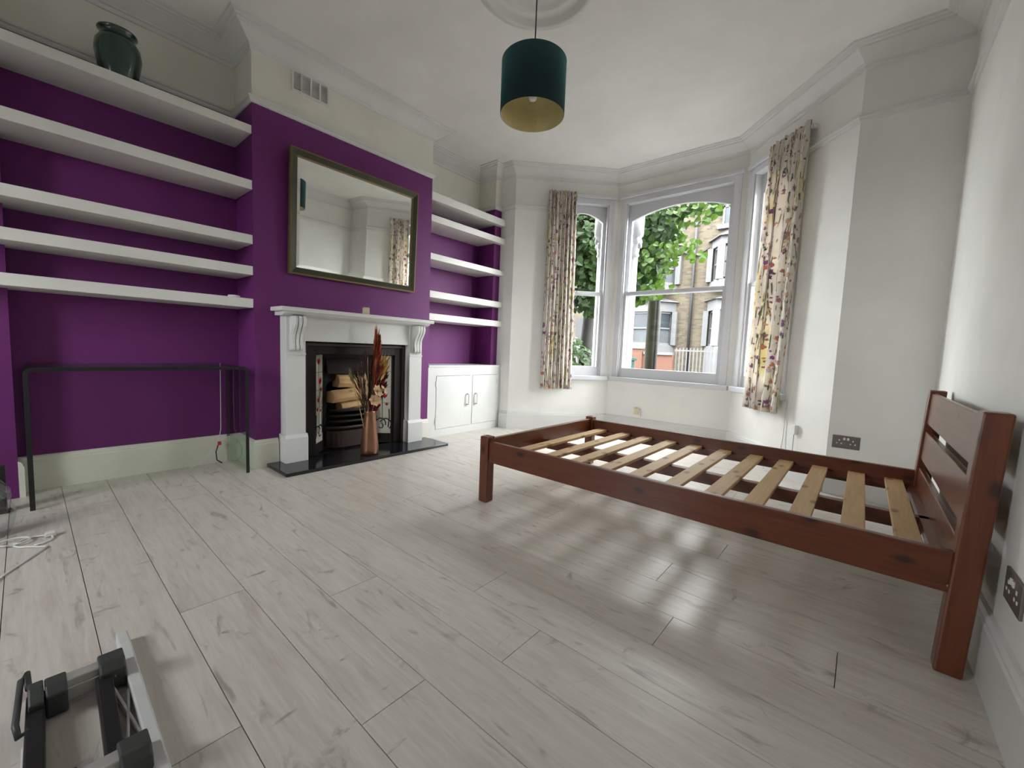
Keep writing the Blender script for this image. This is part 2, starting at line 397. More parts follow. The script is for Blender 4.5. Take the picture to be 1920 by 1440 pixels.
def wallpair(name, boxes):
    lo, up = MB(), MB()
    for (A, B, s0, s1, z0, z1, th) in boxes:
        Mx, Ln = frame2d(A, B)
        s1 = Ln if s1 is None else s1
        if z0 < ZPR: lo.box(s0, s1, 0, th, z0, min(z1, ZPR), Mx)
        if z1 > ZPR: up.box(s0, s1, 0, th, max(z0, ZPR), z1, Mx)
    struct(lo.build(name, M['white']))
    if up.v: struct(up.build(name+'_upper', M['white2']))
wallpair('wall_right', [((W, YBACK-T), (W, YE+T), 0, None, -.01, ZC, T)])
RX0, RX1, RZ0, RZ1 = .74, 1.40, .90, 2.15   # window added in the unseen back wall to brighten the foreground
_o = XB-T; _B = ((_o, YBACK), (W+T, YBACK))
wallpair('wall_back', [(*_B, 0, RX0-_o, -.01, ZC, T), (*_B, RX1-_o, None, -.01, ZC, T), (*_B, RX0-_o, RX1-_o, RZ1, ZC, T), (*_B, RX0-_o, RX1-_o, -.01, RZ0, T)])
_yb = YBACK
_w4 = struct(MB().box(RX0, RX0+.05, _yb-.10, _yb, RZ0, RZ1).box(RX1-.05, RX1, _yb-.10, _yb, RZ0, RZ1).box(RX0+.05, RX1-.05, _yb-.10, _yb, RZ1-.05, RZ1).box(RX0+.05, RX1-.05, _yb-.10, _yb, RZ0, RZ0+.06).box(RX0+.05, RX1-.05, _yb-.09, _yb-.03, 1.53, 1.57).build('window_4', M['winframe']))
MB().box(RX0+.04, RX1-.04, _yb-.062, _yb-.058, RZ0+.05, RZ1-.04).build('pane', M['pane'], _w4)
_pl = bpy.data.lights.new('daylight_portal', 'AREA'); _pl.shape = 'RECTANGLE'; _pl.size = RX1-RX0; _pl.size_y = RZ1-RZ0; _pl.cycles.is_portal = True
_po = bpy.data.objects.new('daylight_portal', _pl); COL.objects.link(_po); _po['kind'] = 'helper'
_po.location = ((RX0+RX1)/2, YBACK-.14, (RZ0+RZ1)/2); _po.rotation_euler = Vector((0, -1, 0)).to_track_quat('Z', 'Y').to_euler()
wallpair('wall_front', [((XB-T, YE), P1, 0, None, -.01, ZC, T), (P4, (W+T, YE), 0, None, -.01, ZC, T)])
ZS, ZH = .59, 2.61
SPL = math.hypot(P2[0]-P1[0], P2[1]-P1[1]); CEN = P3[0]-P2[0]
WL0, WL1 = .45, 1.105          # opening on the splayed sides (measured from the room)
WC0, WC1 = .060, CEN-.060      # opening in the middle
TB = .17
def baywall(A, B, s0, s1, e0, e1):
    Ln = math.hypot(B[0]-A[0], B[1]-A[1])
    return [(A, B, e0, s0, ZS, ZH, TB), (A, B, s1, Ln+e1, ZS, ZH, TB), (A, B, e0, Ln+e1, -.01, ZS, TB), (A, B, e0, Ln+e1, ZH, ZC, TB)]
wallpair('wall_bay_left', baywall(P1, P2, WL0, WL1, 0, .0))
wallpair('wall_bay_centre', baywall(P2, P3, WC0, WC1, 0, 0))
wallpair('wall_bay_right', baywall(P4, P3, WL0, WL1, 0, .0))

# cornice, picture rail, skirting
prof_c = [(0, 2.765), (.010, 2.768), (.012, 2.790), (.022, 2.795), (.026, 2.802), (.045, 2.815), (.075, 2.835), (.10, 2.850), (.108, 2.852), (.110, 2.862), (.128, 2.864), (.132, 2.873), (.152, 2.875), (.155, ZC), (.16, ZC+.001)]
room = [(XB, YBACK), (W, YBACK), (W, YE), P4, P3, P2, P1, (-.072, YE), (-.072, 3.45), (XB, 3.45), (XB, YR), (0, YR), (0, YL), (XB, YL), (XB, -.047), (-.205, -.047), (-.205, -.20), (XB, -.20)]
cor = struct(sweep(room, prof_c, True).build('trim_1', M['gloss']))
prof_p = [(0, ZPR-.022), (.008, ZPR-.020), (.014, ZPR-.010), (.016, ZPR), (.024, ZPR+.006), (.026, ZPR+.016), (.012, ZPR+.022), (0, ZPR+.024)]
def sp_(A, B, s): d = math.hypot(B[0]-A[0], B[1]-A[1]); return (A[0]+(B[0]-A[0])*s/d, A[1]+(B[1]-A[1])*s/d)
struct(sweep([sp_(P1, P2, .44), P1, (-.072, YE), (-.072, 3.45), (XB, 3.45), (XB, YR), (0, YR), (0, YL), (XB, YL), (XB, -.047), (-.205, -.047), (-.205, -.20), (XB, -.20), (XB, YBACK)], prof_p).build('trim_2', M['gloss']))
struct(sweep([(W, YBACK), (W, YE), P4, sp_(P4, P3, .44)], prof_p).build('trim_3', M['gloss']))
prof_s = [(.0, 0.0), (.022, 0.0), (.022, .165), (.017, .172), (.017, .180), (.010, .192), (0, .197)]
struct(sweep([(0, 1.165), (0, YL), (XB, YL), (XB, -.047), (-.205, -.047)], prof_s).build('baseboard_left', M['skirt']))
struct(sweep([(0, YR), (0, 2.375)], prof_s).build('baseboard_breast', M['skirt']))
struct(sweep([(W, YBACK), (W, YE), P4], prof_s).build('baseboard_right', M['gloss']))
struct(sweep([P4, P3, P2, P1, (.01, YE)], prof_s).build('baseboard_bay', M['gloss']))

# ------------------------------------------------------------------ windows
def window(n, A, B, s0, s1, arch_l, arch_r):
    Mx, Ln = frame2d(A, B)
    fr = MB()
    fw = .05
    fr.box(s0-.012, s0+fw, -.012, .125, ZS+.045, ZH, Mx).box(s1-fw, s1+.012, -.012, .125, ZS+.045, ZH, Mx)
    fr.box(s0+fw, s1-fw, -.012, .125, ZH-.06, ZH, Mx)
    w = struct(fr.build('window_%d' % n, M['winframe'], bevel=.004))
    MB().box(s0-.03, s1+.03, -.045, .14, ZS-.005, ZS+.045, Mx).build('sill', M['winframe'], w, bevel=.006)
    MB().box(s0-.03, s1+.03, -.035, .0, ZH, ZH+.035, Mx).build('head_moulding', M['winframe'], w, bevel=.006)
    a, c = s0+fw, s1-fw
    MID = 1.572
    # lower sash
    lo = MB(); n0, n1 = .022, .060; st = .042
    lo.box(a, a+st, n0, n1, ZS+.045, MID+.02, Mx).box(c-st, c, n0, n1, ZS+.045, MID+.02, Mx)
    lo.box(a+st, c-st, n0, n1, ZS+.045, .742, Mx).box(a+st, c-st, n0, n1, MID-.018, MID+.02, Mx)
    ls = lo.build('sash', M['winframe'], w, bevel=.004)
    MB().box(a+st-.003, c-st+.003, .039, .043, .739, MID-.015, Mx).build('pane', M['pane'], ls)
    MB().box((a+c)/2-.03, (a+c)/2+.03, n0-.012, n0, MID+.0, MID+.02, Mx).build('catch', M['winframe'], ls)
    # upper sash with segmental arched head
    up = MB(); n0, n1 = .064, .102
    up.box(a, a+st, n0, n1, MID-.02, ZH-.06, Mx).box(c-st, c, n0, n1, MID-.02, ZH-.06, Mx).box(a+st, c-st, n0, n1, MID-.02, MID+.018, Mx)
    K = 16; pts = [(a+st, n0, ZH-.06), (c-st, n0, ZH-.06)]
    zs, za = 2.375, 2.470
    arc = []
    for i in range(K+1):
        q = 1-i/K; x = (a+st)+(c-a-2*st)*q; arc.append((x, n0, zs+(za-zs)*(1-(2*q-1)**2)))
    ring = [(arc[i][0], n0, ZH-.06) for i in range(K+1)]
    for i in range(K):
        up.prism([ring[i], arc[i], arc[i+1], ring[i+1]], (0, n1-n0, 0), Mx)
    us = up.build('sash', M['winframe'], w)
    MB().box(a+st-.003, c-st+.003, .081, .085, MID+.015, 2.50, Mx).build('pane', M['pane'], us)
    # parting beads
    MB().box(a-.001, a+.012, .0, .020, ZS+.045, ZH-.06, Mx).build('bead', M['winframe'], w)
    MB().box(c-.012, c+.001, .0, .020, ZS+.045, ZH-.06, Mx).build('bead', M['winframe'], w)
    # light portal lying in the opening
    pl = bpy.data.lights.new('daylight_portal', 'AREA'); pl.shape = 'RECTANGLE'; pl.size = s1-s0; pl.size_y = ZH-ZS; pl.cycles.is_portal = True
    po = bpy.data.objects.new('daylight_portal', pl); COL.objects.link(po); po['kind'] = 'helper'
    nn = (Mx.to_3x3() @ Vector((0, 1, 0))).normalized()
    po.location = Mx @ Vector(((s0+s1)/2, .15, (ZS+ZH)/2)); po.rotation_euler = nn.to_track_quat('Z', 'Y').to_euler()
    return w
window(1, P1, P2, WL0, WL1, 0, 0)
window(2, P2, P3, WC0, WC1, 0, 0)
window(3, P4, P3, WL0, WL1, 0, 0)
# stone columns with carved capitals outside the bay corners
for cx_, cy_, lb in ((1.035, 4.645, 'white stone column with carved capital at the left of the middle window'), (.715, 4.475, 'white stone column with carved capital beside the left window'), (2.136, 4.645, 'white stone column with carved capital at the right of the middle window'), (2.456, 4.475, 'white stone column with carved capital beside the right window')):
    e = empty('stone_column', (cx_, cy_, .4), lb, 'column')
    MB().lathe([(.075, .40), (.075, .62), (.05, .64), (.05, 2.02)], (cx_, cy_, 0), 16).build('shaft', M['column'], e)
    q = MB().lathe([(.05, 2.02), (.066, 2.04), (.055, 2.07), (.062, 2.10), (.070, 2.20), (.085, 2.26), (.10, 2.27), (.10, 2.62)], (cx_, cy_, 0), 16)
    q.build('capital', M['column'], e)
    for i in range(8):
        a_ = i*math.pi/4; MB().lathe([(0, -.035), (.020, -.025), (.026, 0), (.020, .03), (0, .035)], (cx_+.070*math.cos(a_), cy_+.070*math.sin(a_), 2.15+.05*(i % 2)), 8, cap=False).build('carved_leaf', M['column'], e)

# ------------------------------------------------------------------ ceiling rose, vent
LX, LY = 1.69, 1.85
cr = MB().lathe([(.0, ZC-.05), (.04, ZC-.05), (.05, ZC-.035), (.075, ZC-.03), (.11, ZC-.012), (.17, ZC-.010), (.185, ZC-.022), (.205, ZC-.024), (.215, ZC-.010), (.265, ZC-.010), (.285, ZC-.034), (.310, ZC-.036), (.325, ZC-.014), (.35, ZC-.012), (.362, ZC)], (LX, LY+.01, 0), 64, cap=False).build('ceiling_rose', M['gloss'])
tag(cr, 'round white moulded plaster rose on the ceiling above the lamp', 'ceiling rose')
vy0, vy1, vz0, vz1 = 1.27, 1.53, 2.635, 2.78
ve = empty('air_vent', (0, 1.4, 2.63), 'white slatted air vent high on the chimney breast above the mirror', 'vent')
f = MB(); f.box(0, .012, vy0, vy1, vz0, vz0+.012).box(0, .012, vy0, vy1, vz1-.012, vz1).box(0, .012, vy0, vy0+.012, vz0+.012, vz1-.012).box(0, .012, vy1-.012, vy1, vz0+.012, vz1-.012)
f.build('vent_frame', M['gloss'], ve)
for i in range(1, 4):
    y = vy0+(vy1-vy0)*i/4; MB().box(.001, .011, y-.005, y+.005, vz0+.012, vz1-.012).build('bar', M['gloss'], ve)
for i in range(9):
    z = vz0+.02+i*.0125; MB().prism([(.001, vy0+.012, z), (.008, vy0+.012, z-.006), (.008, vy0+.012, z-.004), (.001, vy0+.012, z+.002)], (0, vy1-vy0-.024, 0)).build('slat', M['gloss'], ve)
MB().box(0, .001, vy0+.012, vy1-.012, vz0+.012, vz1-.012).build('shade_backing', M['vent'], ve)

# ------------------------------------------------------------------ shelves
for (z0, z1), lb in zip(((2.245, 2.298), (1.889, 1.949), (1.535, 1.594), (1.329, 1.389), (1.111, 1.172)),
        ('topmost of the five long white shelves left of the fireplace, holding a green pot', 'second from top of the long white shelves left of the fireplace', 'middle one of the five long white shelves left of the fireplace', 'fourth from top of the long white shelves left of the fireplace', 'lowest of the five long white shelves left of the fireplace')):
    tag(MB().box(XB+.001, -.004, -.95, YL-.001, z0, z1).build('floating_shelf', M['shelf'], bevel=.003), lb, 'shelf', 'shelves in the alcove left of the fireplace')
for (z0, z1), lb in zip(((2.265, 2.338), (2.07, 2.133), (1.72, 1.778), (1.365, 1.428), (1.150, 1.214)),
        ('topmost of the five short white shelves right of the fireplace', 'second from top of the short white shelves right of the fireplace', 'middle one of the five short white shelves right of the fireplace', 'fourth from top of the short white shelves right of the fireplace', 'lowest of the five short white shelves right of the fireplace')):
    m_ = MB(); x1 = -.004
    m_.prism([(XB+.001, YR+.001, z0), (x1, YR+.001, z0), (x1, YE-.001, z0), (-.0715, YE-.001, z0), (-.0715, 3.4485, z0), (XB+.001, 3.4485, z0)], (0, 0, z1-z0))
    tag(m_.build('floating_shelf', M['shelf'], bevel=.003), lb, 'shelf', 'shelves in the alcove right of the fireplace')

# cupboard
cu = empty('alcove_cupboard', (-.15, 3.03, 0), 'low white two-door cupboard built into the alcove right of the fireplace', 'cupboard')
cb = MB(); y0, y1, zt = YR+.001, YE-.001, .715
cb.box(-.02, .0, y0, y0+.10, 0, zt-.02).box(-.02, .0, y1-.055, y1, 0, zt-.02).box(-.02, 0, y0+.10, y1-.055, .61, zt-.02).box(-.02, 0, y0+.10, y1-.055, 0, .075).box(-.02, 0, 3.075, 3.105, .075, .61)
cb.build('face_frame', M['gloss'], cu, bevel=.002)
MB().prism([(XB+.001, y0, zt-.02), (.008, y0, zt-.02), (.008, y1, zt-.02), (-.0715, y1, zt-.02), (-.0715, 3.4485, zt-.02), (XB+.001, 3.4485, zt-.02)], (0, 0, .02)).build('top', M['gloss'], cu, bevel=.003)
for (a, c, hy) in ((y0+.103, 3.072, 3.03), (3.108, y1-.058, 3.155)):
    d = MB().box(-.018, .004, a, c, .078, .607).build('door', M['gloss'], cu, bevel=.002)
    MB().tube([(.004, hy, .30), (.03, hy, .30), (.034, hy, .31), (.034, hy, .40), (.03, hy, .41), (.004, hy, .41)], .008, 8).build('handle', M['wplastic'], d)
    hs = c-.004 if hy < 3.1 else a+.004
    for z in (.16, .53):
        yy = a if hy < 3.1 else c
        MB().box(.002, .008, yy-.008, yy+.008, z-.03, z+.03).build('hinge', M['gloss'], d)

# ------------------------------------------------------------------ fireplace
he = tag(MB().box(.001, .36, 1.084, 2.474, 0, .024).build('hearth_slab', M['granite'], bevel=.003), 'polished black granite hearth slab in front of the fireplace', 'hearth')
fs = empty('fireplace_surround', (.05, 1.77, .024), 'white painted wooden fireplace surround with scroll corbels and mantelshelf', 'fireplace')
LEGS = ((1.172, 1.330), (2.205, 2.363))
for a, c in LEGS:
    MB().box(.001, .105, a+.012, c-.012, .22, 1.075).build('leg', M['gloss'], fs, bevel=.003)
    MB().prism([(.001, a, .024), (.120, a, .024), (.120, a, .20), (.108, a, .225), (.001, a, .225)], (0, c-a, 0)).build('plinth', M['gloss'], fs, bevel=.002)
    # scroll corbel: S curve side, three flutes
    cb_ = MB(); m0 = (a+c)/2
    prof = [(.105, 1.072), (.182, 1.072), (.190, 1.060), (.191, 1.035), (.182, 1.005), (.162, .975), (.144, .945), (.135, .91), (.137, .88), (.142, .862), (.140, .845), (.130, .832), (.105, .828)]
    for q in (-1, 0, 1):
        cb_.prism([(x, m0+q*.028-.0115, z) for x, z in prof], (0, .023, 0))
    cb_.prism([(x-.012 if x > .106 else x, m0-.046, z) for x, z in prof], (0, .09, 0))
    cb_.build('corbel', M['gloss'], fs, bevel=.005)
    MB().box(.105, .112, a+.012, c-.012, .80, .812).build('moulding', M['gloss'], fs, bevel=.002)
MB().box(.001, .092, 1.312, 2.223, .90, 1.075).build('frieze', M['gloss'], fs, bevel=.002)
MB().prism([(.001, 1.15, 1.073), (.13, 1.15, 1.073), (.165, 1.15, 1.085), (.175, 1.15, 1.10), (.001, 1.15, 1.10)], (0, 1.236, 0)).build('bed_moulding', M['gloss'], fs)
MB().box(.001, .196, 1.12, 2.416, 1.10, 1.13).build('mantelshelf', M['gloss'], fs, bevel=.006)

fi = empty('fireplace_insert', (0, 1.77, .024), 'black cast iron fireplace insert with flowered tile panels and grate', 'fireplace')
IY0, IY1 = 1.318, 2.217; OY0, OY1 = 1.425, 2.115; IZ = .90; OZ = .805
fm = MB(); fm.box(.002, .035, IY0, OY0, .024, IZ).box(.002, .035, OY1, IY1, .024, IZ).box(.002, .035, OY0, OY1, OZ, IZ)
fm.build('frame', M['iron'], fi, bevel=.004)
fm = MB()
fm.box(.035, .048, IY0+.012, IY0+.032, .024, IZ-.012).box(.035, .048, IY1-.032, IY1-.012, .024, IZ-.012).box(.035, .048, IY0+.032, IY1-.032, IZ-.032, IZ-.012)
fm.build('frame_bead', M['iron_brown'], fi, bevel=.004)
# splayed cheeks with tiles
TZ0, TZ1 = .105, .80
BX = -.115; BY0, BY1 = 1.545, 1.995
for side in (0, 1):
    A = (.004, OY0) if side == 0 else (.004, OY1); B = (BX, BY0) if side == 0 else (BX, BY1)
    t = Vector((B[0]-A[0], B[1]-A[1], 0)); Ln = t.length; t /= Ln
    n = Vector((-t.y, t.x, 0)) if side == 1 else Vector((t.y, -t.x, 0))
    if n.x < 0: n = -n
    Mx = Matrix(((t.x, n.x, 0, A[0]), (t.y, n.y, 0, A[1]), (0, 0, 1, 0), (0, 0, 0, 1)))
    ck = MB().box(0, Ln, -.02, -.004, .024, OZ, Mx); ck.box(0, .010, -.004, .006, .024, OZ, Mx).box(Ln-.012, Ln, -.004, .008, .024, OZ, Mx).box(.01, Ln-.012, -.004, .006, .024, TZ0-.002, Mx)
    ck.build('cheek', M['iron'], fi)
    tp = MB().box(.012, Ln-.014, -.004, -.001, TZ0, TZ1, Mx).build('tile_panel', M['tileblack'], fi)
    h = (TZ1-TZ0)/5
    for i in range(5):
        MB().box(.013, Ln-.015, -.001, .004, TZ0+i*h+.001, TZ0+(i+1)*h-.001, Mx).build('tile', M['tile'], tp, bevel=.001, bseg=1)
    w = Ln-.028; cx_ = .013+w/2
    def motif(name, polys, mat):
        q = MB()
        for pl in polys: q.prism([(cx_+x*w, .0042, z) for x, z in pl], (0, .0012, 0), Mx)
        return q.build(name, mat, tp)
    def ribbon(path, wd):
        out = []
        for (x0_, z0_), (x1_, z1_) in zip(path, path[1:]):
            dx, dz = (x1_-x0_)*w, z1_-z0_; l_ = math.hypot(dx, dz) or 1; ox, oz = -dz/l_*wd/2/w, dx/l_*wd/2
            out.append([(x0_-ox, z0_-oz), (x1_-ox, z1_-oz), (x1_+ox, z1_+oz), (x0_+ox, z0_+oz)])
        return out
    def tulip(x, z, s):
        k = s/w
        return [[(x, z-s*.5), (x+.45*k, z-.1*s), (x+.5*k, z+.5*s), (x+.2*k, z+.15*s), (x, z+.6*s), (x-.2*k, z+.15*s), (x-.5*k, z+.5*s), (x-.45*k, z-.1*s)]]
    zz = lambda f_: TZ0+(TZ1-TZ0)*f_
    for tx, tz, ts in ((-.1, .92, .055), (.12, .70, .058), (-.12, .485, .045), (.26, .60, .04), (-.25, .38, .03), (.2, .36, .025)): motif('tulip_print', tulip(tx, zz(tz), ts), M['tilered'])
    arc_ = lambda cx0, cz0, r, a0, a1: [(cx0+r/w*math.cos(math.radians(a0+(a1-a0)*i/10)), cz0+r*math.sin(math.radians(a0+(a1-a0)*i/10))) for i in range(11)]
    motif('stem_print', ribbon([(-.1, zz(.88)), (0, zz(.6)), (.02, zz(.3)), (0, zz(.06))], .006)+ribbon([(.12, zz(.66)), (.05, zz(.5)), (.02, zz(.3))], .004)+ribbon(arc_(.0, zz(.55), .03, 200, 400), .006), M['tilegreen'])
    motif('scroll_print', ribbon(arc_(.12, zz(.13), .045, -30, 200), .010)+ribbon(arc_(-.2, zz(.12), .05, 20, 230), .010)+ribbon(arc_(.1, zz(.10), .022, 90, 330), .008)+ribbon([(.42, zz(.40)), (.38, zz(.28)), (.42, zz(.15))], .011)+ribbon([(-.4, zz(.32)), (-.42, zz(.2)), (-.36, zz(.08))], .010), M['tileblack'])
# hood plate with fire opening, firebox behind
hp = MB()
oy0, oy1, oz = BY0+.03, BY1-.03, .55
hp.box(BX-.015, BX, BY0, oy0, .024, OZ).box(BX-.015, BX, oy1, BY1, .024, OZ)
K = 12
for i in range(K):
    a = oy0+(oy1-oy0)*i/K; c = oy0+(oy1-oy0)*(i+1)/K
    za = oz+.075*(1-(2*i/K-1)**2); zb = oz+.075*(1-(2*(i+1)/K-1)**2)
    hp.prism([(BX-.015, a, OZ), (BX-.015, a, za), (BX-.015, c, zb), (BX-.015, c, OZ)], (.015, 0, 0))
hp.build('hood_plate', M['iron'], fi)
MB().prism([(BX, BY0+.02, .78), (BX, BY0+.02, .66), (BX+.035, BY0+.02, .64), (BX+.03, BY0+.02, .70)], (0, BY1-BY0-.04, 0)).build('hood', M['iron'], fi, bevel=.006)
for i in range(5): MB().lathe([(0, -.006), (.022, -.006), (.018, .004), (0, .008)], n=10, M=Matrix.Translation((BX+.002, BY0+.09+i*.0675, .62)) @ Matrix.Rotation(math.pi/2, 4, 'Y'), cap=False).build('rosette', M['iron'], fi)
fb = MB(); fb.box(XB+.004, BX-.015, oy0-.012, oy0-.002, .024, OZ).box(XB+.004, BX-.015, oy1+.002, oy1+.012, .024, OZ).box(XB+.004, BX-.015, oy0, oy1, OZ-.01, OZ)
fb.build('firebox', M['soot'], fi)
# grate: bars bowed forward, ash door below
def bowbar(z, r, bow, name, mat):
    return MB().tube([(BX+.02+bow*(1-(2*i/12-1)**4), BY0+.02+(BY1-BY0-.04)*i/12, z) for i in range(13)], r, 8).build(name, mat, fi)
for z, mt in ((.345, 'iron'), (.300, 'iron'), (.255, 'iron'), (.205, 'iron_brown')): bowbar(z, .012, .075, 'grate_bar', M[mt])
g = MB()
for i in range(13):
    y = BY0+.02+(BY1-BY0-.04)*i/12
gp = [(BX+.02+.065*(1-(2*i/12-1)**4), BY0+.02+(BY1-BY0-.04)*i/12) for i in range(13)]
for (xa, ya), (xb, yb) in zip(gp, gp[1:]): g.add([(xa, ya, .04), (xb, yb, .04), (xb, yb, .175), (xa, ya, .175)], [(0, 1, 2, 3)]); g.add([(xa, ya, .175), (xb, yb, .175), (BX, yb, .175), (BX, ya, .175)], [(0, 1, 2, 3)])
g.build('ash_front', M['iron_brown'], fi)
MB().lathe([(0, -.01), (.014, -.01), (.014, .012), (0, .016)], n=12, M=Matrix.Translation((BX+.09, 1.90, .12)) @ Matrix.Rotation(math.pi/2, 4, 'Y'), cap=False).build('knob', M['steel'], fi)
MB().box(XB+.03, BX+.06, BY0+.05, BY1-.05, .235, .245).build('grate_floor', M['iron'], fi)
# logs
def log(x, y, z, ln, hh, dd, rz, rx, lb):
    o = MB(); n = 7
    pts = [(-dd/2, -hh/2), (dd*.3, -hh/2), (dd/2, -hh*.15), (dd*.42, hh*.3), (dd*.1, hh/2), (-dd/2, hh*.35)]
    rows = []
    for i in range(n):
        yy = -ln/2+ln*i/(n-1); rows.append([(a_*(1+random.uniform(-.06, .06)), yy, c_*(1+random.uniform(-.08, .08))) for a_, c_ in pts])
    k = len(pts); vs = [p for r_ in rows for p in r_]
    fs_ = [(i*k+j, i*k+(j+1) % k, (i+1)*k+(j+1) % k, (i+1)*k+j) for i in range(n-1) for j in range(k)]+[tuple(range(k)), tuple((n-1)*k+j for j in range(k))]
    o.add(vs, fs_); ob = o.build('log', M['log'], bevel=.004); ob.location = (x, y, z); ob.rotation_euler = (rx, 0, rz)
    tag(ob, lb, 'log', 'split logs in the fire grate')
log(-.125, 1.785, .578, .27, .105, .11, .10, -.05, 'topmost of the three split logs stacked in the fire grate')
log(-.095, 1.745, .468, .31, .105, .12, .06, .05, 'thick pale split log between the other two in the fire grate')
log(-.100, 1.815, .382, .28, .066, .12, -.04, .07, 'lowest of the split logs, lying on the grate bars')

# ------------------------------------------------------------------ mirror
mr = empty('wall_mirror', (.012, 1.768, 1.375), 'wide rectangular mirror in a dark green and gold frame above the mantelpiece', 'mirror')
my0, my1, mz0, mz1 = -.5365, .5365, 0.0, .862
def rectframe(name, o0, o1, x0, x1, mat):
    q = MB()
    a0, a1, b0, b1 = my0+o0, my1-o0, mz0+o0, mz1-o0; c0, c1, d0, d1 = my0+o1, my1-o1, mz0+o1, mz1-o1
    for z in (x0, x1):
        pass
    V_ = [(x0, a0, b0), (x0, a1, b0), (x0, a1, b1), (x0, a0, b1), (x1, c0, d0), (x1, c1, d0), (x1, c1, d1), (x1, c0, d1), (0, a0, b0), (0, a1, b0), (0, a1, b1), (0, a0, b1), (0, c0, d0), (0, c1, d0), (0, c1, d1), (0, c0, d1)]
    F_ = []
    for i in range(4):
        j = (i+1) % 4; F_ += [(i, j, 4+j, 4+i), (8+i, 8+j, j, i), (4+i, 4+j, 12+j, 12+i), (12+i, 12+j, 8+j, 8+i)]
    q.add(V_, F_); ob = q.build(name, mat, None); ob.parent = mr; return ob
rectframe('frame_edge', 0, .012, .030, .034, M['mgold'])
rectframe('frame', .012, .046, .034, .020, M['mframe'])
rectframe('frame_slip', .046, .052, .022, .018, M['mgold'])
q = MB(); bv = .022; e0 = .052
a0, a1, b0, b1 = my0+e0, my1-e0, mz0+e0, mz1-e0
V_ = [(.010, a0, b0), (.010, a1, b0), (.010, a1, b1), (.010, a0, b1), (.0128, a0+bv, b0+bv), (.0128, a1-bv, b0+bv), (.0128, a1-bv, b1-bv), (.0128, a0+bv, b1-bv), (0, a0, b0), (0, a1, b0), (0, a1, b1), (0, a0, b1)]
q.add(V_, [(4, 5, 6, 7)]+[(i, (i+1) % 4, 4+(i+1) % 4, 4+i) for i in range(4)]+[(8+i, 8+(i+1) % 4, (i+1) % 4, i) for i in range(4)]+[(11, 10, 9, 8)])
ob = q.build('glass', M['mirror'], None); ob.parent = mr
mr.rotation_euler = (0, math.radians(2.3), math.radians(.15))

# ------------------------------------------------------------------ mantel candle, shelf pot, white disc
cd = empty('candle_jar', (.15, 1.765, 1.13), 'small cream candle in a glass jar on the mantelshelf', 'candle')
MB().lathe([(0, 1.132), (.027, 1.132), (.027, 1.183), (.004, 1.181), (0, 1.182)], (.15, 1.765, 0), 20, cap=False).build('wax', M['wax'], cd)
MB().lathe([(0, 1.1305), (.030, 1.1305), (.030, 1.195), (.0285, 1.195), (.0285, 1.1315), (0, 1.1315)], (.15, 1.765, 0), 24, cap=False).build('jar', M['pane'], cd)
GP = (-.16, .405)
MB_ = MB().lathe([(r_*.86, z_*.90) for r_, z_ in [(0, 0), (.070, 0), (.078, .02), (.105, .10), (.118, .18), (.112, .235), (.088, .275), (.078, .285), (.090, .300), (.100, .308), (.098, .316), (.080, .306), (.070, .285), (.1, .23), (.1, .1), (.06, .012), (0, .012)]], (GP[0], GP[1], 2.2985), 32, cap=False)
gp_ = tag(MB_.build('green_pot', M['greenvase']), 'dark green glazed pot with flared rim standing on the top shelf', 'pot')
tag(MB().lathe([(0, 1.1725), (.034, 1.1725), (.036, 1.180), (.033, 1.188), (0, 1.190)], (-.07, .925, 0), 24, cap=False).build('white_disc', M['wplastic']), 'small flat white disc at the right end of the lowest left shelf', 'disc')

# ------------------------------------------------------------------ vase of dried flowers on the hearth
VX, VY, VZ = .235, 1.757, .0245
tag(MB().lathe([(0, 0), (.062, 0), (.068, .012), (.070, .05), (.064, .12), (.054, .22), (.045, .30), (.042, .335), (.044, .345), (.040, .345), (.038, .33), (.05, .2), (.06, .05), (0, .02)], (VX, VY, VZ), 28, cap=False).build('bronze_vase', M['copper']), 'tall tapering bronze vase of dried flowers on the hearth', 'vase')
def fl_mat(name, c): M[name] = plain(name, c, .9); return M[name]
fl_mat('rust', (.30, .07, .025)); fl_mat('ochre', (.50, .30, .09)); fl_mat('dryred', (.22, .015, .02)); fl_mat('darkbrown', (.05, .02, .015)); fl_mat('paper', (.62, .42, .25)); fl_mat('olive', (.17, .15, .06)); fl_mat('straw', (.45, .30, .16))
def stem(pts, r=.0025): return MB().tube(pts, r, 5)
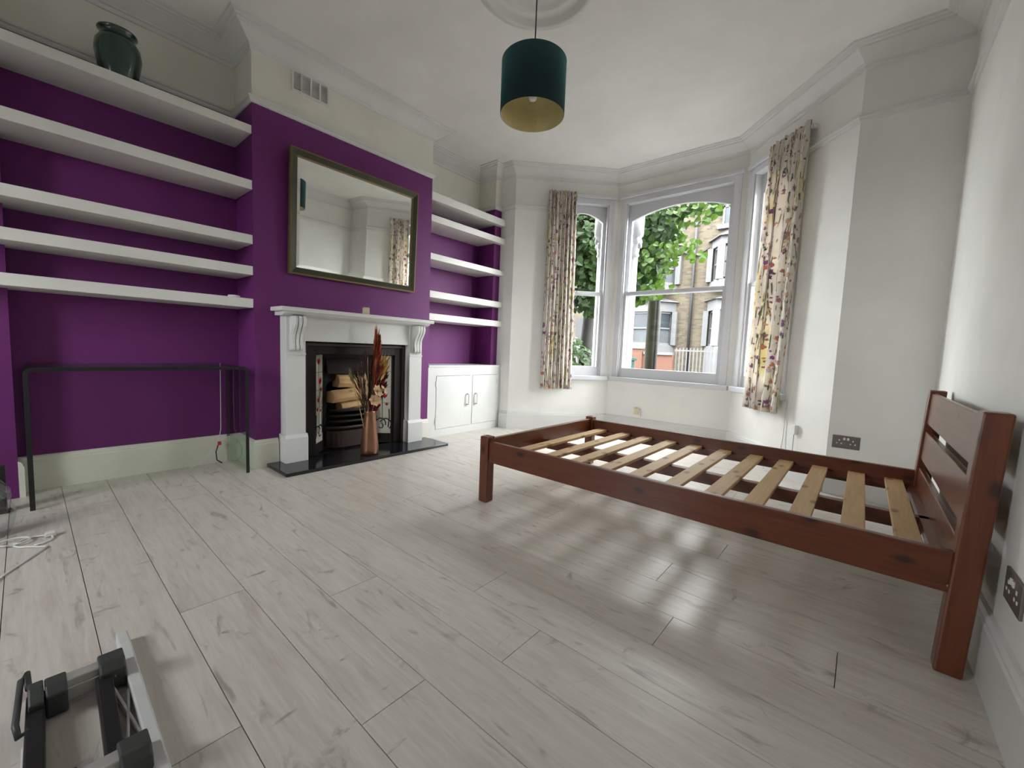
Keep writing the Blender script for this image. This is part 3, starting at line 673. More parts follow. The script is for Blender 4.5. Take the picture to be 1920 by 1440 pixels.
def spray(name, tip, mat, lb, rad, n, start=.45, ln=.10, wd=.006, spread=.5):
    base = Vector((VX+random.uniform(-.015, .015), VY+random.uniform(-.015, .015), VZ+.05)); tip = Vector(tip)
    mid = base.lerp(tip, .5)+Vector((0, 0, .03)); 
    path = [base, base.lerp(mid, .5), mid, mid.lerp(tip, .5), tip]
    e = empty(name, (VX, VY, VZ+.05), lb, 'dried flower', 'dried flowers in the bronze vase')
    stem(path, .003).build('stem', M['straw'], e)
    q = MB(); ax = (tip-base).normalized()
    for i in range(n):
        f_ = start+(1-start)*random.random(); p = base.lerp(tip, f_) + Vector((0, 0, .03*4*f_*(1-f_)))
        a = ax.orthogonal().normalized(); a.rotate(Matrix.Rotation(random.uniform(0, 6.28), 3, ax))
        dirv = (ax*1.0+a*spread*random.uniform(.3, 1)).normalized(); taper = math.sin(math.pi*min(1, max(.08, (1-f_)/(1-start)*.85+.12)))
        l_ = ln*random.uniform(.6, 1.0); wv = dirv.cross(Vector((random.uniform(-1, 1), random.uniform(-1, 1), random.uniform(-1, 1)))).normalized()*wd
        p = p+a*rad*random.uniform(0, .5)*taper
        q.add([p-wv*.3, p+dirv*l_*.5-wv, p+dirv*l_, p+dirv*l_*.5+wv], [(0, 1, 2, 3)])
    q.build('plume', mat, e); return e
spray('dried_plume', (.225, 1.815, .925), M['rust'], 'tallest rust coloured feathery plume rising from the bronze vase', .03, 170, .52, .16, .007, .12)
spray('dried_plume', (.215, 1.845, .895), M['rust'], 'second tall rust plume just right of the tallest one', .022, 110, .55, .13, .006, .12)
spray('dried_palm', (.19, 1.885, .73), M['ochre'], 'fan of ochre dried palm spikes right of the rust plumes', .04, 60, .70, .15, .010, .55)
spray('dried_foliage', (.19, 1.87, .60), M['dryred'], 'burgundy dried leaves below the ochre palm fan', .05, 60, .60, .09, .016, .8)
spray('dried_foliage', (.20, 1.80, .74), M['darkbrown'], 'dark brown dried leaf between plume and ochre fan', .03, 30, .72, .10, .018, .5)
spray('dried_grass', (.22, 1.69, .76), M['darkbrown'], 'wispy dark brown grass spray left of the rust plumes', .06, 120, .35, .14, .002, .35)
spray('dried_grass', (.24, 1.73, .80), M['darkbrown'], 'upright dark brown grass wisps directly left of the tallest plume', .05, 110, .35, .15, .002, .25)
spray('dried_bud', (.25, 1.585, .66), M['olive'], 'leaning olive seed head at the far left of the dried flowers', .015, 26, .84, .06, .009, .25)
spray('dried_red_stem', (.235, 1.80, .40), M['dryred'], 'dark red broad leaf hanging at the vase neck', .05, 26, .75, .09, .018, .9)
spray('dried_foliage', (.18, 1.90, .66), M['darkbrown'], 'dark chocolate dried leaves spreading at the right of the flowers', .05, 70, .55, .09, .013, .8)
spray('dried_foliage', (.21, 1.84, .80), M['dryred'], 'burgundy feathery leaves close behind the rust plumes', .04, 90, .55, .11, .007, .45)
spray('dried_grass', (.23, 1.65, .68), M['darkbrown'], 'loose dark brown grass wisps leaning left over the logs', .06, 130, .4, .13, .003, .5)
def rose(c, r, lb, tilt):
    e = empty('wood_rose', c, lb, 'dried flower', 'dried flowers in the bronze vase'); c = Vector(c)
    Rm = Matrix.Translation(c) @ Matrix.Rotation(tilt[0], 4, 'Y') @ Matrix.Rotation(tilt[1], 4, 'X')
    q = MB()
    for ring, (rr, n, op) in enumerate(((r, 7, .55), (r*.66, 6, .9), (r*.36, 5, 1.3))):
        for i in range(n):
            a = 2*math.pi*(i+.5*ring)/n; d = Vector((math.cos(a), math.sin(a), 0)); t_ = Vector((-math.sin(a), math.cos(a), 0))
            q.add([Rm @ v for v in (Vector((0, 0, 0)), d*rr*.6+t_*rr*.42+Vector((0, 0, rr*.3*op)), d*rr+Vector((0, 0, rr*.6*op)), d*rr*.6-t_*rr*.42+Vector((0, 0, rr*.3*op)))], [(0, 1, 2, 3)])
    q.build('petals', M['paper'], e); MB().tube([c, c.lerp(Vector((VX, VY, VZ+.2)), .5)+Vector((0, 0, .02)), (VX, VY, VZ+.2)], .003, 5).build('stem', M['straw'], e)
    MB().lathe([(0, .0), (r*.22, r*.15), (r*.15, r*.4), (0, r*.45)], M=Rm, n=10, cap=False).build('centre', M['straw'], e)
rose((.265, 1.80, .525), .055, 'larger papery cream rose in the middle of the dried flowers', (1.1, -.3))
rose((.275, 1.775, .455), .052, 'papery cream rose lowest among the dried flowers', (1.2, .2))
rose((.245, 1.865, .53), .044, 'small pale papery rose at the right of the dried flowers', (.9, -.6))
spray('curled_bark', (.27, 1.70, .60), M['paper'], 'pale curled bark strip crossing left of the cream roses', .01, 20, .72, .09, .010, .1)

# ------------------------------------------------------------------ glass console
gt = empty('glass_console_table', (-.12, .47, 0), 'bent clear glass console table with dark edges in the left alcove', 'table')
gx0, gx1, ga, gb, gz, th = -.318,   .088, -.013, .955, .716, .019
R = .035
def Upath(off):
    pts = [(ga+off, 0.0)]
    for i in range(7):
        a = math.pi-math.pi/2*i/6; pts.append((ga+off+(R-off)+(R-off)*math.cos(a), gz-off-(R-off)+(R-off)*math.sin(a)))
    for i in range(7):
        a = math.pi/2-math.pi/2*i/6; pts.append((gb-off-(R-off)+(R-off)*math.cos(a), gz-off-(R-off)+(R-off)*math.sin(a)))
    pts.append((gb-off, 0.0)); return pts
o_, i_ = Upath(0), Upath(th); n = len(o_)
q = MB()
for x in (gx0, gx1): pass
Vv = [(gx0, y, z) for y, z in o_]+[(gx1-.004, y, z) for y, z in o_]+[(gx1-.004, y, z) for y, z in i_]+[(gx0, y, z) for y, z in i_]
Ff = []
for i in range(n-1): Ff += [(i, i+1, n+i+1, n+i), (2*n+i, 2*n+i+1, 3*n+i+1, 3*n+i)]
q.add(Vv, Ff); q.build('bent_glass', M['console_glass'], gt)
q = MB()
for i in range(n-1):
    q.add([(gx1, *o_[i]), (gx1, *o_[i+1]), (gx1, *i_[i+1]), (gx1, *i_[i]), (gx1-.004, *o_[i]), (gx1-.004, *o_[i+1]), (gx1-.004, *i_[i+1]), (gx1-.004, *i_[i])], [(0, 1, 2, 3), (4, 5, 1, 0), (7, 6, 2, 3), (4, 5, 6, 7)])
q.build('front_edge', M['black'], gt)
q = MB()
for i in range(n-1): q.add([(gx0-.002, *o_[i]), (gx0-.002, *o_[i+1]), (gx0-.002, *i_[i+1]), (gx0-.002, *i_[i])], [(0, 1, 2, 3)])
q.build('back_edge', M['dgrey'], gt)
# loose lead by the skirting
ld = empty('loose_lead', (-.28, .88, 0), 'thin white lead with a red and black plug hanging by the left skirting', 'cable')
MB().tube([(-.29, .895, .72), (-.300, .897, .5), (-.300, .895, .25), (-.29, .88, .17), (-.27, .83, .10), (-.26, .76, .03), (-.25, .70, .004)], .0025, 6).build('lead', M['wplastic'], ld)
MB().box(-.285, -.265, .868, .888, .135, .16).build('red_plug', M['red'], ld, bevel=.003)
MB().tube([(-.275, .87, .135), (-.27, .855, .09), (-.27, .86, .03), (-.268, .89, .004)], .004, 6).build('black_lead', M['black'], ld)
# dark upright thing, plastic bag and cable at the left edge
dk = empty('black_stand', (.03, -.12, 0), 'black upright stand at the left edge beside the purple pier', 'stand')
MB().prism([(.0, -.165, .0), (.055, -.165, .0), (.055, -.076, .0), (.0, -.073, .0)], (0, 0, .012)).build('base', M['black'], dk, bevel=.003)
MB().box(.008, .045, -.155, -.084, .012, .235).build('upright', M['black'], dk, bevel=.006)
bg_ = MB(); n = 14
rows = []
for i in range(9):
    z = .002+i*.034; rr = .085*math.sin(math.pi*min(.98, .22+.72*i/8))**.7+.012
    rows.append([(.38+(rr+random.uniform(-.014, .014))*math.cos(6.283*k/n), -.150+(rr+random.uniform(-.014, .014))*math.sin(6.283*k/n), z+random.uniform(-.004, .004)*(i > 0)) for k in range(n)])
bg_.add([p for r_ in rows for p in r_], [(i*n+k, i*n+(k+1) % n, (i+1)*n+(k+1) % n, (i+1)*n+k) for i in range(8) for k in range(n)]+[tuple(range(n)), tuple(8*n+k for k in range(n))])
tag(bg_.build('plastic_bag', M['bag']), 'crumpled clear plastic bag on the floor at the left edge', 'bag')
tag(MB().lathe([(0, 0.003), (.045, .003), (.05, .03), (.04, .12), (.02, .16), (0, .17)], (.38, -.150, 0), 14, cap=False).build('bag_contents', M['wplastic']), 'white bundle inside the clear plastic bag', 'bundle')
cb2 = empty('charger_cable', (.56, .01, 0), 'white looped charger cable lying on the floor at the left', 'cable')
loop = [(.56+.055*math.cos(a), -.005+.055*math.sin(a)*1.0, .005) for a in [i*.45 for i in range(14)]]
MB().tube(loop+[(.66, .03, .004), (.75, -.02, .004), (.86, -.08, .004), (1.0, -.13, .004)], .004, 6).build('lead', M['wplastic'], cb2)
MB().tube([(.53+.04*math.cos(a), -.06+.045*math.sin(a), .011) for a in [i*.45 for i in range(14)]], .004, 6).build('coil', M['wplastic'], cb2)
MB().box(.515, .545, .025, .06, .002, .022).build('plug', M['wplastic'], cb2, bevel=.004)

# ------------------------------------------------------------------ folded aluminium frame on the floor, bottom left
la = empty('folded_alu_frame', (1.8, .06, 0), 'folded aluminium frame with dark grey plastic joints on the floor bottom left', 'framework')  # unidentified object, built as a plain folded frame
def lbar(name, x0, x1, ya, yb, z0, z1, wd, mat, bev=.004):
    """bar running from (x0,ya) to (x1,yb)"""
    return MB().prism([(x0, ya-wd/2, z0), (x1, yb-wd/2, z0), (x1, yb+wd/2, z0), (x0, ya+wd/2, z0)], (0, 0, z1-z0)).build(name, mat, la, bevel=bev)
lbar('rail', 1.605, 2.65, .152, .145, .0, .034, .026, M['alu_white'])
lbar('rail', 1.90, 2.65, -.025, -.032, .0, .020, .024, M['alu_white'])
for x in (1.775, 2.120):
    lbar('crossbar', x-.012, x+.020, .055, .055, .030, .066, .11, M['alu'])
    lbar('crossbar_groove', x+.020, x+.024, .055, .055, .014, .046, .11, M['alu'])
    MB().prism([(x-.022, .090, .008), (x+.050, .090, .008), (x+.046, .090, .056), (x+.024, .090, .074), (x-.020, .090, .074), (x-.026, .090, .052)], (0, .048, 0)).build('joint_block', M['dgrey'], la, bevel=.004)
    MB().prism([(x-.018, .0, .006), (x+.050, .0, .006), (x+.046, .0, .056), (x+.022, .0, .070), (x-.020, .0, .068)], (0, .036, 0)).build('joint_block', M['dgrey'], la, bevel=.004)
    MB().prism([(x-.016, -.026, .020), (x+.055, -.026, .020), (x+.055, -.026, .056), (x+.015, -.026, .074), (x-.018, -.026, .070)], (0, .025, 0)).build('collar', M['dgrey'], la, bevel=.004)
lbar('side_bar', 1.80, 2.13, .098, .088, .008, .046, .030, M['black'])
lbar('side_bar', 1.76, 2.13, -.014, -.022, .008, .044, .030, M['black'])
lbar('brace', 1.83, 2.04, .112, .136, .006, .020, .006, M['alu_white'], .002)
lbar('brace', 1.86, 2.05, .136, .112, .006, .020, .006, M['alu_white'], .002)
MB().tube([(1.765, -.024, .062), (1.70, -.026, .066), (1.72, -.036, .064), (1.86, -.044, .046), (1.895, -.040, .040), (1.885, -.026, .040)], .006, 8).build('handle', M['dgrey'], la)

# ------------------------------------------------------------------ bed
BX0, BX1, BY0_, BY1_ = 1.515, 3.495, 1.708, 2.974
be = empty('bed_frame', ((BX0+BX1)/2, (BY0_+BY1_)/2, 0), 'reddish stained pine bed frame with bare slats and no mattress', 'bed')
pw = .062
for y in (BY0_, BY1_-pw):
    MB().box(BX0, BX0+pw, y, y+pw, 0, .389).build('leg', M['bedz'], be, bevel=.006)
    MB().box(BX1-pw, BX1, y, y+pw, 0, .7785).build('leg', M['bedz'], be, bevel=.006)
for y in (BY0_+.012, BY1_-.012-.028):
    MB().box(BX0+pw, BX1-pw, y, y+.028, .240, .363).build('side_rail', M['bedx'], be, bevel=.004)
for y in (BY0_+.040, BY1_-.040-.025):
    MB().box(BX0+pw, BX1-pw, y, y+.025, .262, .286).build('batten', M['bedx'], be)
MB().box(BX0+.016, BX0+.046, BY0_+pw, BY1_-pw, .255, .372).build('foot_rail', M['bedy'], be, bevel=.004)
ym = (BY0_+BY1_)/2
MB().box(BX0+.046, BX1-.05, ym-.022, ym+.022, .225, .286).build('centre_rail', M['bedx'], be, bevel=.003)
for a, c in ((.610, .762), (.432, .572), (.225, .385)):
    MB().box(BX1-.052, BX1-.030, BY0_+pw, BY1_-pw, a, c).build('headboard_rail', M['bedy'], be, bevel=.004)
# the headboard leans slightly towards the wall
for ch in [o for o in be.children if o.name.split('.')[0] in ('leg', 'headboard_rail')]:
    if min(v.co.x for v in ch.data.vertices) > 3.3:
        for v in ch.data.vertices: v.co.x += (v.co.z-.39)*.04
MB().box(BX1-.085, BX1-.052, BY0_+pw, BY1_-pw, .255, .286).build('batten', M['bedy'], be)
for i, x in enumerate((1.668, 1.862, 2.030, 2.205, 2.372, 2.552, 2.728, 2.884, 3.045, 3.205, 3.355)):
    MB().box(x-.036, x+.036, BY0_+.042+random.uniform(0, .008), BY1_-.042-random.uniform(0, .008), .287, .305).build('slat', M['slat'], be, bevel=.003, origin=(x, ym, .296))
MB().lathe([(0, 0), (.007, 0), (.006, .004), (0, .005)], n=10, M=Matrix.Translation((BX1-pw-.004, BY0_+.011, .262)) @ Matrix.Rotation(math.pi/2, 4, 'X'), cap=False).build('bolt', M['mgold'], be)

# ------------------------------------------------------------------ pendant lamp
pe = empty('pendant_lamp', (LX, LY, 2.2), 'teal velvet drum pendant lamp with gold lining hanging from the ceiling', 'lamp')
SR, SZ0, SZ1 = .1735, 2.178, 2.454
MB().lathe([(SR, SZ0), (SR+.002, SZ0+.002), (SR+.002, SZ1-.002), (SR, SZ1)], (LX, LY, 0), 56, cap=False).build('shade', M['teal'], pe)
MB().lathe([(SR-.0005, SZ0), (SR-.003, SZ0+.002), (SR-.003, SZ1-.002), (SR-.0005, SZ1)], (LX, LY, 0), 56, cap=False).build('lining', M['gold'], pe)
q = MB()
for a in (0, 2.094, 4.189): q.tube([(LX+.02*math.cos(a), LY+.02*math.sin(a), SZ1-.03), (LX+(SR-.004)*math.cos(a), LY+(SR-.004)*math.sin(a), SZ1-.012)], .002, 6)
q.lathe([(.020, SZ1-.034), (.023, SZ1-.034), (.023, SZ1-.026), (.020, SZ1-.026), (.020, SZ1-.034)], (LX, LY, 0), 20, cap=False)
q.build('shade_carrier', M['wplastic'], pe)
MB().lathe([(.0, SZ1-.09), (.019, SZ1-.09), (.021, SZ1-.03), (.016, SZ1+.01), (.006, SZ1+.03), (0, SZ1+.03)], (LX, LY, 0), 18, cap=False).build('lampholder', M['black'], pe)
MB().lathe([(0, SZ1-.20), (.018, SZ1-.195), (.029, SZ1-.17), (.030, SZ1-.145), (.020, SZ1-.11), (.014, SZ1-.09), (0, SZ1-.09)], (LX, LY, 0), 20, cap=False).build('bulb', M['wplastic'], pe)
MB().tube([(LX, LY, SZ1+.02), (LX, LY, ZC-.045)], .0035, 8).build('cord', M['black'], pe)

# ------------------------------------------------------------------ curtains
def curtain(name, A, B, t0, t1, b0, b1, zt, zb, folds, n0, lb, ph):
    Mx, Ln = frame2d(A, B); e = empty(name, Mx @ Vector(((t0+t1)/2, -n0, zb)), lb, 'curtain', 'floral curtains at the bay window')
    NU, NV = folds*12, 40; vs = []; uv = []
    for j in range(NV+1):
        f_ = j/NV; z = zt+(zb-zt)*f_
        g_ = min(1, f_*6)
        for i in range(NU+1):
            u = i/NU; s = (t0+(t1-t0)*u)*(1-f_)+(b0+(b1-b0)*u)*f_
            amp = .016+.022*g_
            w_ = math.sin(2*math.pi*(folds*u+.12*math.sin(5*u+ph))+ph)
            pin = .006*math.sin(2*math.pi*folds*3*u)*(1-g_)
            s += .010*math.sin(4*math.pi*folds*u+ph)*g_
            nn = -n0+amp*w_*(.75+.25*math.sin(9*u+ph+2*f_))+pin+.006*math.sin(3*f_+7*u)
            vs.append(Mx @ Vector((s, nn, z+(.006*math.sin(2*math.pi*folds*2*u) if j == 0 else 0)))); uv.append((u*folds*.17, z))
    fs_ = [(j*(NU+1)+i, j*(NU+1)+i+1, (j+1)*(NU+1)+i+1, (j+1)*(NU+1)+i) for j in range(NV) for i in range(NU)]
    me = bpy.data.meshes.new('cloth'); me.from_pydata([v-e.location for v in vs], [], fs_); ul = me.uv_layers.new(name='UVMap')
    for lp in me.loops: ul.data[lp.index].uv = uv[lp.vertex_index]
    me.polygons.foreach_set('use_smooth', [True]*len(me.polygons)); me.materials.append(M['cloth'])
    o = bpy.data.objects.new('cloth', me); COL.objects.link(o); o.parent = e
    so = o.modifiers.new('thickness', 'SOLIDIFY'); so.thickness = .003
    # heading tape: gathered band at the top, hung on a slim rail
    MB().box(t0+.005, t1-.005, -n0+.030, -n0+.046, zt-.045, zt-.025, Mx).build('rail', M['wplastic'], e)
    for s in (t0+.02, t1-.02): MB().box(s-.008, s+.008, -n0, .0, zt-.05, zt-.02, Mx).build('bracket', M['wplastic'], e)
    return e
curtain('floral_curtain', P1, P2, .36, .665, .35, .705, 2.645, .475, 8, .065, 'narrow floral curtain at the left window of the bay', .4)
curtain('floral_curtain', P4, P3, .35, .80, .42, .865, 2.645, .475, 5, .07, 'wider floral curtain at the right window of the bay', 1.9)

# ------------------------------------------------------------------ sockets and fittings
def socket(name, Mx, lb, w=.146, h=.086):
    e = empty(name, Mx @ Vector((0, 0, 0)), lb, 'socket')
    pl = MB().box(-w/2, w/2, -.007, 0, -h/2, h/2, Mx).build('plate', M['steel'], e, bevel=.002)
    for sx in (-1, 1):
        q = MB()
        cxs = sx*.036
        q.box(cxs-.004, cxs+.004, -.0085, -.007, .006, .016, Mx).box(cxs-.016, cxs-.008, -.0085, -.007, -.014, -.006, Mx).box(cxs+.008, cxs+.016, -.0085, -.007, -.014, -.006, Mx)
        q.build('pin_holes', M['black' if name == 'dark_socket' else 'wplastic'], e)
        MB().box(sx*.010-.006, sx*.010+.006, -.011, -.007, .014, .030, Mx).build('switch', M['wplastic'], e, bevel=.001)
    return e
socket('double_socket', Matrix.Translation((3.139, YE, .366)), 'brushed steel double socket low on the wall right of the bay window')
Mr = Matrix(((0, 1, 0, W), (-1, 0, 0, 1.605), (0, 0, 1, .335), (0, 0, 0, 1)))
socket('double_socket', Mr, 'brushed steel double socket on the right wall beside the bed post')
ph_ = empty('phone_socket', (1.32, P2[1], .24), 'small beige phone socket on the wall below the middle window', 'socket')
MB().box(1.285, 1.345, P2[1]-.028, P2[1], .235, .305).build('socket_box', M['beige'], ph_, bevel=.004)
MB().box(1.335, 1.36, P2[1]-.02, P2[1], .22, .28).build('lead_clip', M['wplastic'], ph_, bevel=.003)
Mx4, _ = frame2d(P4, P3)
cl = empty('cable_box', Mx4 @ Vector((.29, 0, .33)), 'small white cable box on the wall below the right curtain', 'box')
MB().box(.268, .312, -.03, 0, .345, .415, Mx4).build('cover', M['wplastic'], cl, bevel=.004)
MB().tube([Mx4 @ Vector(p) for p in ((.29, -.015, .345), (.292, -.014, .30), (.285, -.02, .25), (.27, -.03, .20))], .002, 6).build('lead', M['dgrey'], cl)
tag(MB().tube([Mx4 @ Vector(p) for p in ((.405, -.012, .60), (.405, -.012, .30), (.407, -.024, .16), (.407, -.026, .01))], .004, 6).build('wall_cable', M['wplastic']), 'thin white cable running down the wall below the right curtain', 'cable')

# =================================================================== THE STREET
gz = -.15
# the rest of the building this room belongs to: storeys above, neighbours either side
struct(MB().box(-9, 12, -1.85, 3.70, ZC+.15, 9.6).build('wall_upper_storey', M['brick']))
struct(MB().box(-9, XB-.25, -1.85, 3.70, gz, ZC+.15).build('wall_neighbour_left', M['brick']))
struct(MB().box(W+.25, 12, -1.85, 3.70, gz, ZC+.15).build('wall_neighbour_right', M['brick']))
gr = struct(MB().box(-150, 150, -150, 150, gz-.3, gz-.02).build('ground', M['road']))
tag(MB().box(-40, 40, 4.56, 8.2, gz-.02, gz+.05).build('pavement', M['paving']), 'grey near pavement in front of the bay window', 'pavement', kind='structure')
tag(MB().box(-40, 40, 13.2, 18, gz-.02, gz+.05).build('pavement', M['paving']), 'grey far pavement before the brick houses', 'pavement', kind='structure')
FYH = 18.0
def house(xp, sgn, lb):
    """terraced house; xp = party line with the downpipe, sgn = direction in which it extends"""
    e = empty('terraced_house', (xp+sgn*3.4, FYH, gz), lb, 'house', 'terraced houses across the street')
    X = lambda d: xp+sgn*d
    def bx(mb, d0, d1, y0, y1, z0, z1): a, c = sorted((X(d0), X(d1))); return mb.box(a, c, y0, y1, z0, z1)
    bx(MB(), 0, 6.9, FYH, FYH+6, gz, 7.9).build('wall', M['brick'], e)
    bx(MB(), 0, 6.9, FYH-.2, FYH+.1, 7.9, 8.1).build('parapet', M['stone'], e)
    d0, d1, pr = .62, 3.0, .75
    def bay(z0, z1, zw0, zw1):
        q = MB(); pl = [(X(d0), FYH), (X(d0+.55), FYH-pr), (X(d1-.55), FYH-pr), (X(d1), FYH)]
        q.prism([(x, y, z0) for x, y in pl], (0, 0, zw0-z0)); q.prism([(x, y, zw1) for x, y in pl], (0, 0, z1-zw1))
        for x, y in pl[1:3]: q.box(x-.13, x+.13, y-.02, y+.22, zw0, zw1)
        for x, y in (pl[0], pl[3]): q.box(x-.10, x+.10, y-.16, y, zw0, zw1)
        b_ = q.build('bay', M['stone'], e)
        for (xa, ya), (xb, yb) in zip(pl, pl[1:]):
            t_ = Vector((xb-xa, yb-ya, 0)); l_ = t_.length; t_.normalize(); n_ = Vector((t_.y, -t_.x, 0))
            if n_.y > 0: n_ = -n_
            Mq = Matrix(((t_.x, n_.x, 0, xa), (t_.y, n_.y, 0, ya), (0, 0, 1, 0), (0, 0, 0, 1)))
            f_ = MB(); zm = (zw0+zw1)/2; a_, c_ = .12, l_-.12
            f_.box(a_, a_+.06, -.14, -.08, zw0, zw1, Mq).box(c_-.06, c_, -.14, -.08, zw0, zw1, Mq).box(a_, c_, -.14, -.08, zw1-.08, zw1, Mq).box(a_, c_, -.14, -.08, zm-.03, zm+.03, Mq).box(a_, c_, -.14, -.08, zw0, zw0+.08, Mq)
            w_ = f_.build('window', M['wrail'], e)
            MB().box(a_, c_, -.16, -.14, zm, zw1, Mq).build('pane', M['farglass'], w_); MB().box(a_, c_, -.16, -.14, zw0, zm, Mq).build('pane', M['blind'], w_)
    bay(gz, 3.15, 1.35, 2.75)
    bay(3.62, 5.5, 3.9, 5.2)
    rq = MB(); pl = [(X(d0-.15), FYH), (X(d0+.5), FYH-pr-.15), (X(d1-.5), FYH-pr-.15), (X(d1+.15), FYH)]
    rt = [(X(d0+.5), FYH), (X(d0+.9), FYH-.12), (X(d1-.9), FYH-.12), (X(d1-.5), FYH)]
    Vr = [(x, y, 5.5) for x, y in pl]+[(x, y, 5.95) for x, y in rt]
    rq.add(Vr, [(0, 1, 5, 4), (1, 2, 6, 5), (2, 3, 7, 6), (4, 5, 6, 7), (3, 2, 1, 0)]); rq.build('bay_roof', M['slate'], e)
    rq = MB(); rq.add([(x, y, 3.15) for x, y in pl]+[(x, y, 3.35) for x, y in rt], [(0, 1, 5, 4), (1, 2, 6, 5), (2, 3, 7, 6), (4, 5, 6, 7), (3, 2, 1, 0)]); rq.build('bay_cornice', M['stone'], e)
    for a, c in ((.95, 2.0), (2.35, 3.4), (4.4, 5.4)):
        for z0, z1 in (((6.1, 7.5),) if a < 3 else ((6.1, 7.5), (3.9, 5.5))):
            f_ = MB(); bx(f_, a, a+.07, FYH-.06, FYH+.01, z0, z1); bx(f_, c-.07, c, FYH-.06, FYH+.01, z0, z1); bx(f_, a, c, FYH-.06, FYH+.01, z1-.09, z1); bx(f_, a, c, FYH-.06, FYH+.01, (z0+z1)/2-.035, (z0+z1)/2+.035); bx(f_, a-.15, c+.15, FYH-.16, FYH+.01, z0-.16, z0)
            w_ = f_.build('window', M['stone'], e); bx(MB(), a, c, FYH-.02, FYH-.005, z0, z1).build('pane', M['farglass'], w_)
    bx(MB(), 4.4, 5.5, FYH-.05, FYH+.01, gz, 2.6).build('front_door', M['pipe'], e)
    return e
PXL = -2.46
house(PXL, 1, 'brick terraced house with white bay windows right of the grey downpipe')
house(PXL, -1, 'brick terraced house with white bay windows left of the grey downpipe')
house(PXL+13.8, -1, 'brick terraced house farthest to the right across the street')
dp = empty('downpipe', (PXL, FYH-.08, gz), 'dark grey iron downpipe forking on the brick wall across the street', 'pipe')
MB().tube([(PXL, FYH-.08, gz), (PXL, FYH-.08, 7.8)], .055, 8).build('pipe', M['pipe'], dp)
for sx in (-1, 1): MB().tube([(PXL, FYH-.08, 5.0), (PXL+sx*.55, FYH-.08, 5.25)], .04, 8).build('branch', M['pipe'], dp)
# railings and piers of the front gardens
ry = 15.2
rl = empty('garden_railing', (-4.5, ry, gz), 'white metal garden railings left of the red brick pier', 'railing')
rr = empty('garden_railing', (0, ry, gz), 'white metal garden railings right of the red brick pier', 'railing')
for e, x0, x1 in ((rl, -6.3, -3.62), (rr, -2.05, .9)):
    for z in (.28, 1.10): MB().box(x0, x1, ry-.02, ry+.02, z-.025, z+.025).build('rail', M['wrail'], e)
    MB().box(x0, x1, ry-.12, ry+.12, gz, .20).build('plinth', M['stone'], e)
    nb = int((x1-x0)/.12)
    src = MB().box(-.016, .016, -.016, .016, .20, 1.2).build('bar', M['wrail'], e)
    src.location = (x0+.06-e.location.x, ry-e.location.y, -gz)
    for i in range(1, nb):
        c = src.copy(); COL.objects.link(c); c.parent = e; c.location = (x0+.06+i*.12-e.location.x, ry-e.location.y, -gz)
bp = empty('brick_garden_wall', (-2.85, ry, gz), 'low red brick garden wall between the two runs of white railings', 'wall')
MB().box(-3.60, -3.20, ry-.18, ry+.18, gz, 1.12).build('pier', M['brickred'], bp); MB().box(-3.20, -2.08, ry-.11, ry+.11, gz, .92).build('panel', M['brickred'], bp); MB().box(-3.15, -2.1, ry-.16, ry+.16, .92, 1.02).build('coping', M['stone'], bp); MB().box(-3.64, -3.16, ry-.22, ry+.22, 1.12, 1.2).build('pier_cap', M['stone'], bp)
# bins
def bin_(x, y, lb, h=.82):
    e = empty('wheelie_bin', (x, y, gz+.05), lb, 'bin')
    MB().prism([(x-.26, y-.30, gz+.05), (x+.26, y-.30, gz+.05), (x+.26, y+.3, gz+.05), (x-.26, y+.3, gz+.05)], (0, 0, h)).build('body', M['bin'], e, bevel=.03)
    MB().prism([(x-.31, y-.36, gz+.05+h), (x-.31, y+.34, gz+.05+h), (x-.31, y+.3, gz+.13+h), (x-.31, y-.2, gz+.16+h)], (.62, 0, 0)).build('lid', M['bin'], e, bevel=.015)
bin_(-2.20, 11.3, 'green wheelie bin nearest the pole, seen through the middle window'); bin_(-2.95, 11.5, 'green wheelie bin left of the other one outside the window'); bin_(-4.7, 11.5, 'green wheelie bin seen through the left window among the shrubs')
# pole and lamp post
tag(MB().lathe([(.135, gz), (.125, 4), (.115, 8.5)], (-.43, 9.0, 0), 16).build('telegraph_pole', M['polewood']), 'weathered wooden telegraph pole standing outside the middle window', 'pole')
tag(MB().lathe([(.032, gz), (.030, 7.5)], (-.285, 8.85, 0), 12).build('metal_post', M['pipe']), 'thin dark metal post just right of the wooden pole', 'post')

# ------------------------------------------------------------------ tree
def leaf_geo(p, nrm, size, roll):
    """slightly folded heart-shaped leaf: 7 verts, 4 faces"""
    n_ = Vector(nrm).normalized(); a = n_.orthogonal().normalized(); a.rotate(Matrix.Rotation(roll, 3, n_)); c = n_.cross(a); p = Vector(p)
    pts = [(0, -.42, 0), (.42, -.30, .10), (.40, .10, .10), (0, .55, -.02), (-.40, .10, .10), (-.42, -.30, .10), (0, -.05, 0)]
    vs = [p+(a*x+c*y+n_*z)*size for x, y, z in pts]
    return vs, [(0, 1, 2, 6), (6, 2, 3), (6, 3, 4), (0, 6, 4, 5)]
def in_ell(c, r):
    while True:
        v = Vector((random.uniform(-1, 1), random.uniform(-1, 1), random.uniform(-1, 1)))
        if .25 < v.length < 1: return Vector((c[0]+v.x*r[0], c[1]+v.y*r[1], c[2]+v.z*r[2])), v
tr_ = empty('lime_tree', (-1.28, 7.6, gz), 'leafy green street tree spreading across the left and middle windows', 'tree')
MB().tube([(-1.28, 7.6, gz), (-1.25, 7.6, 1.2), (-1.15, 7.55, 2.4), (-.9, 7.5, 3.6), (-.8, 7.4, 5.0)], [.16, .13, .11, .09, .04], 10).build('trunk', M['bark'], tr_)
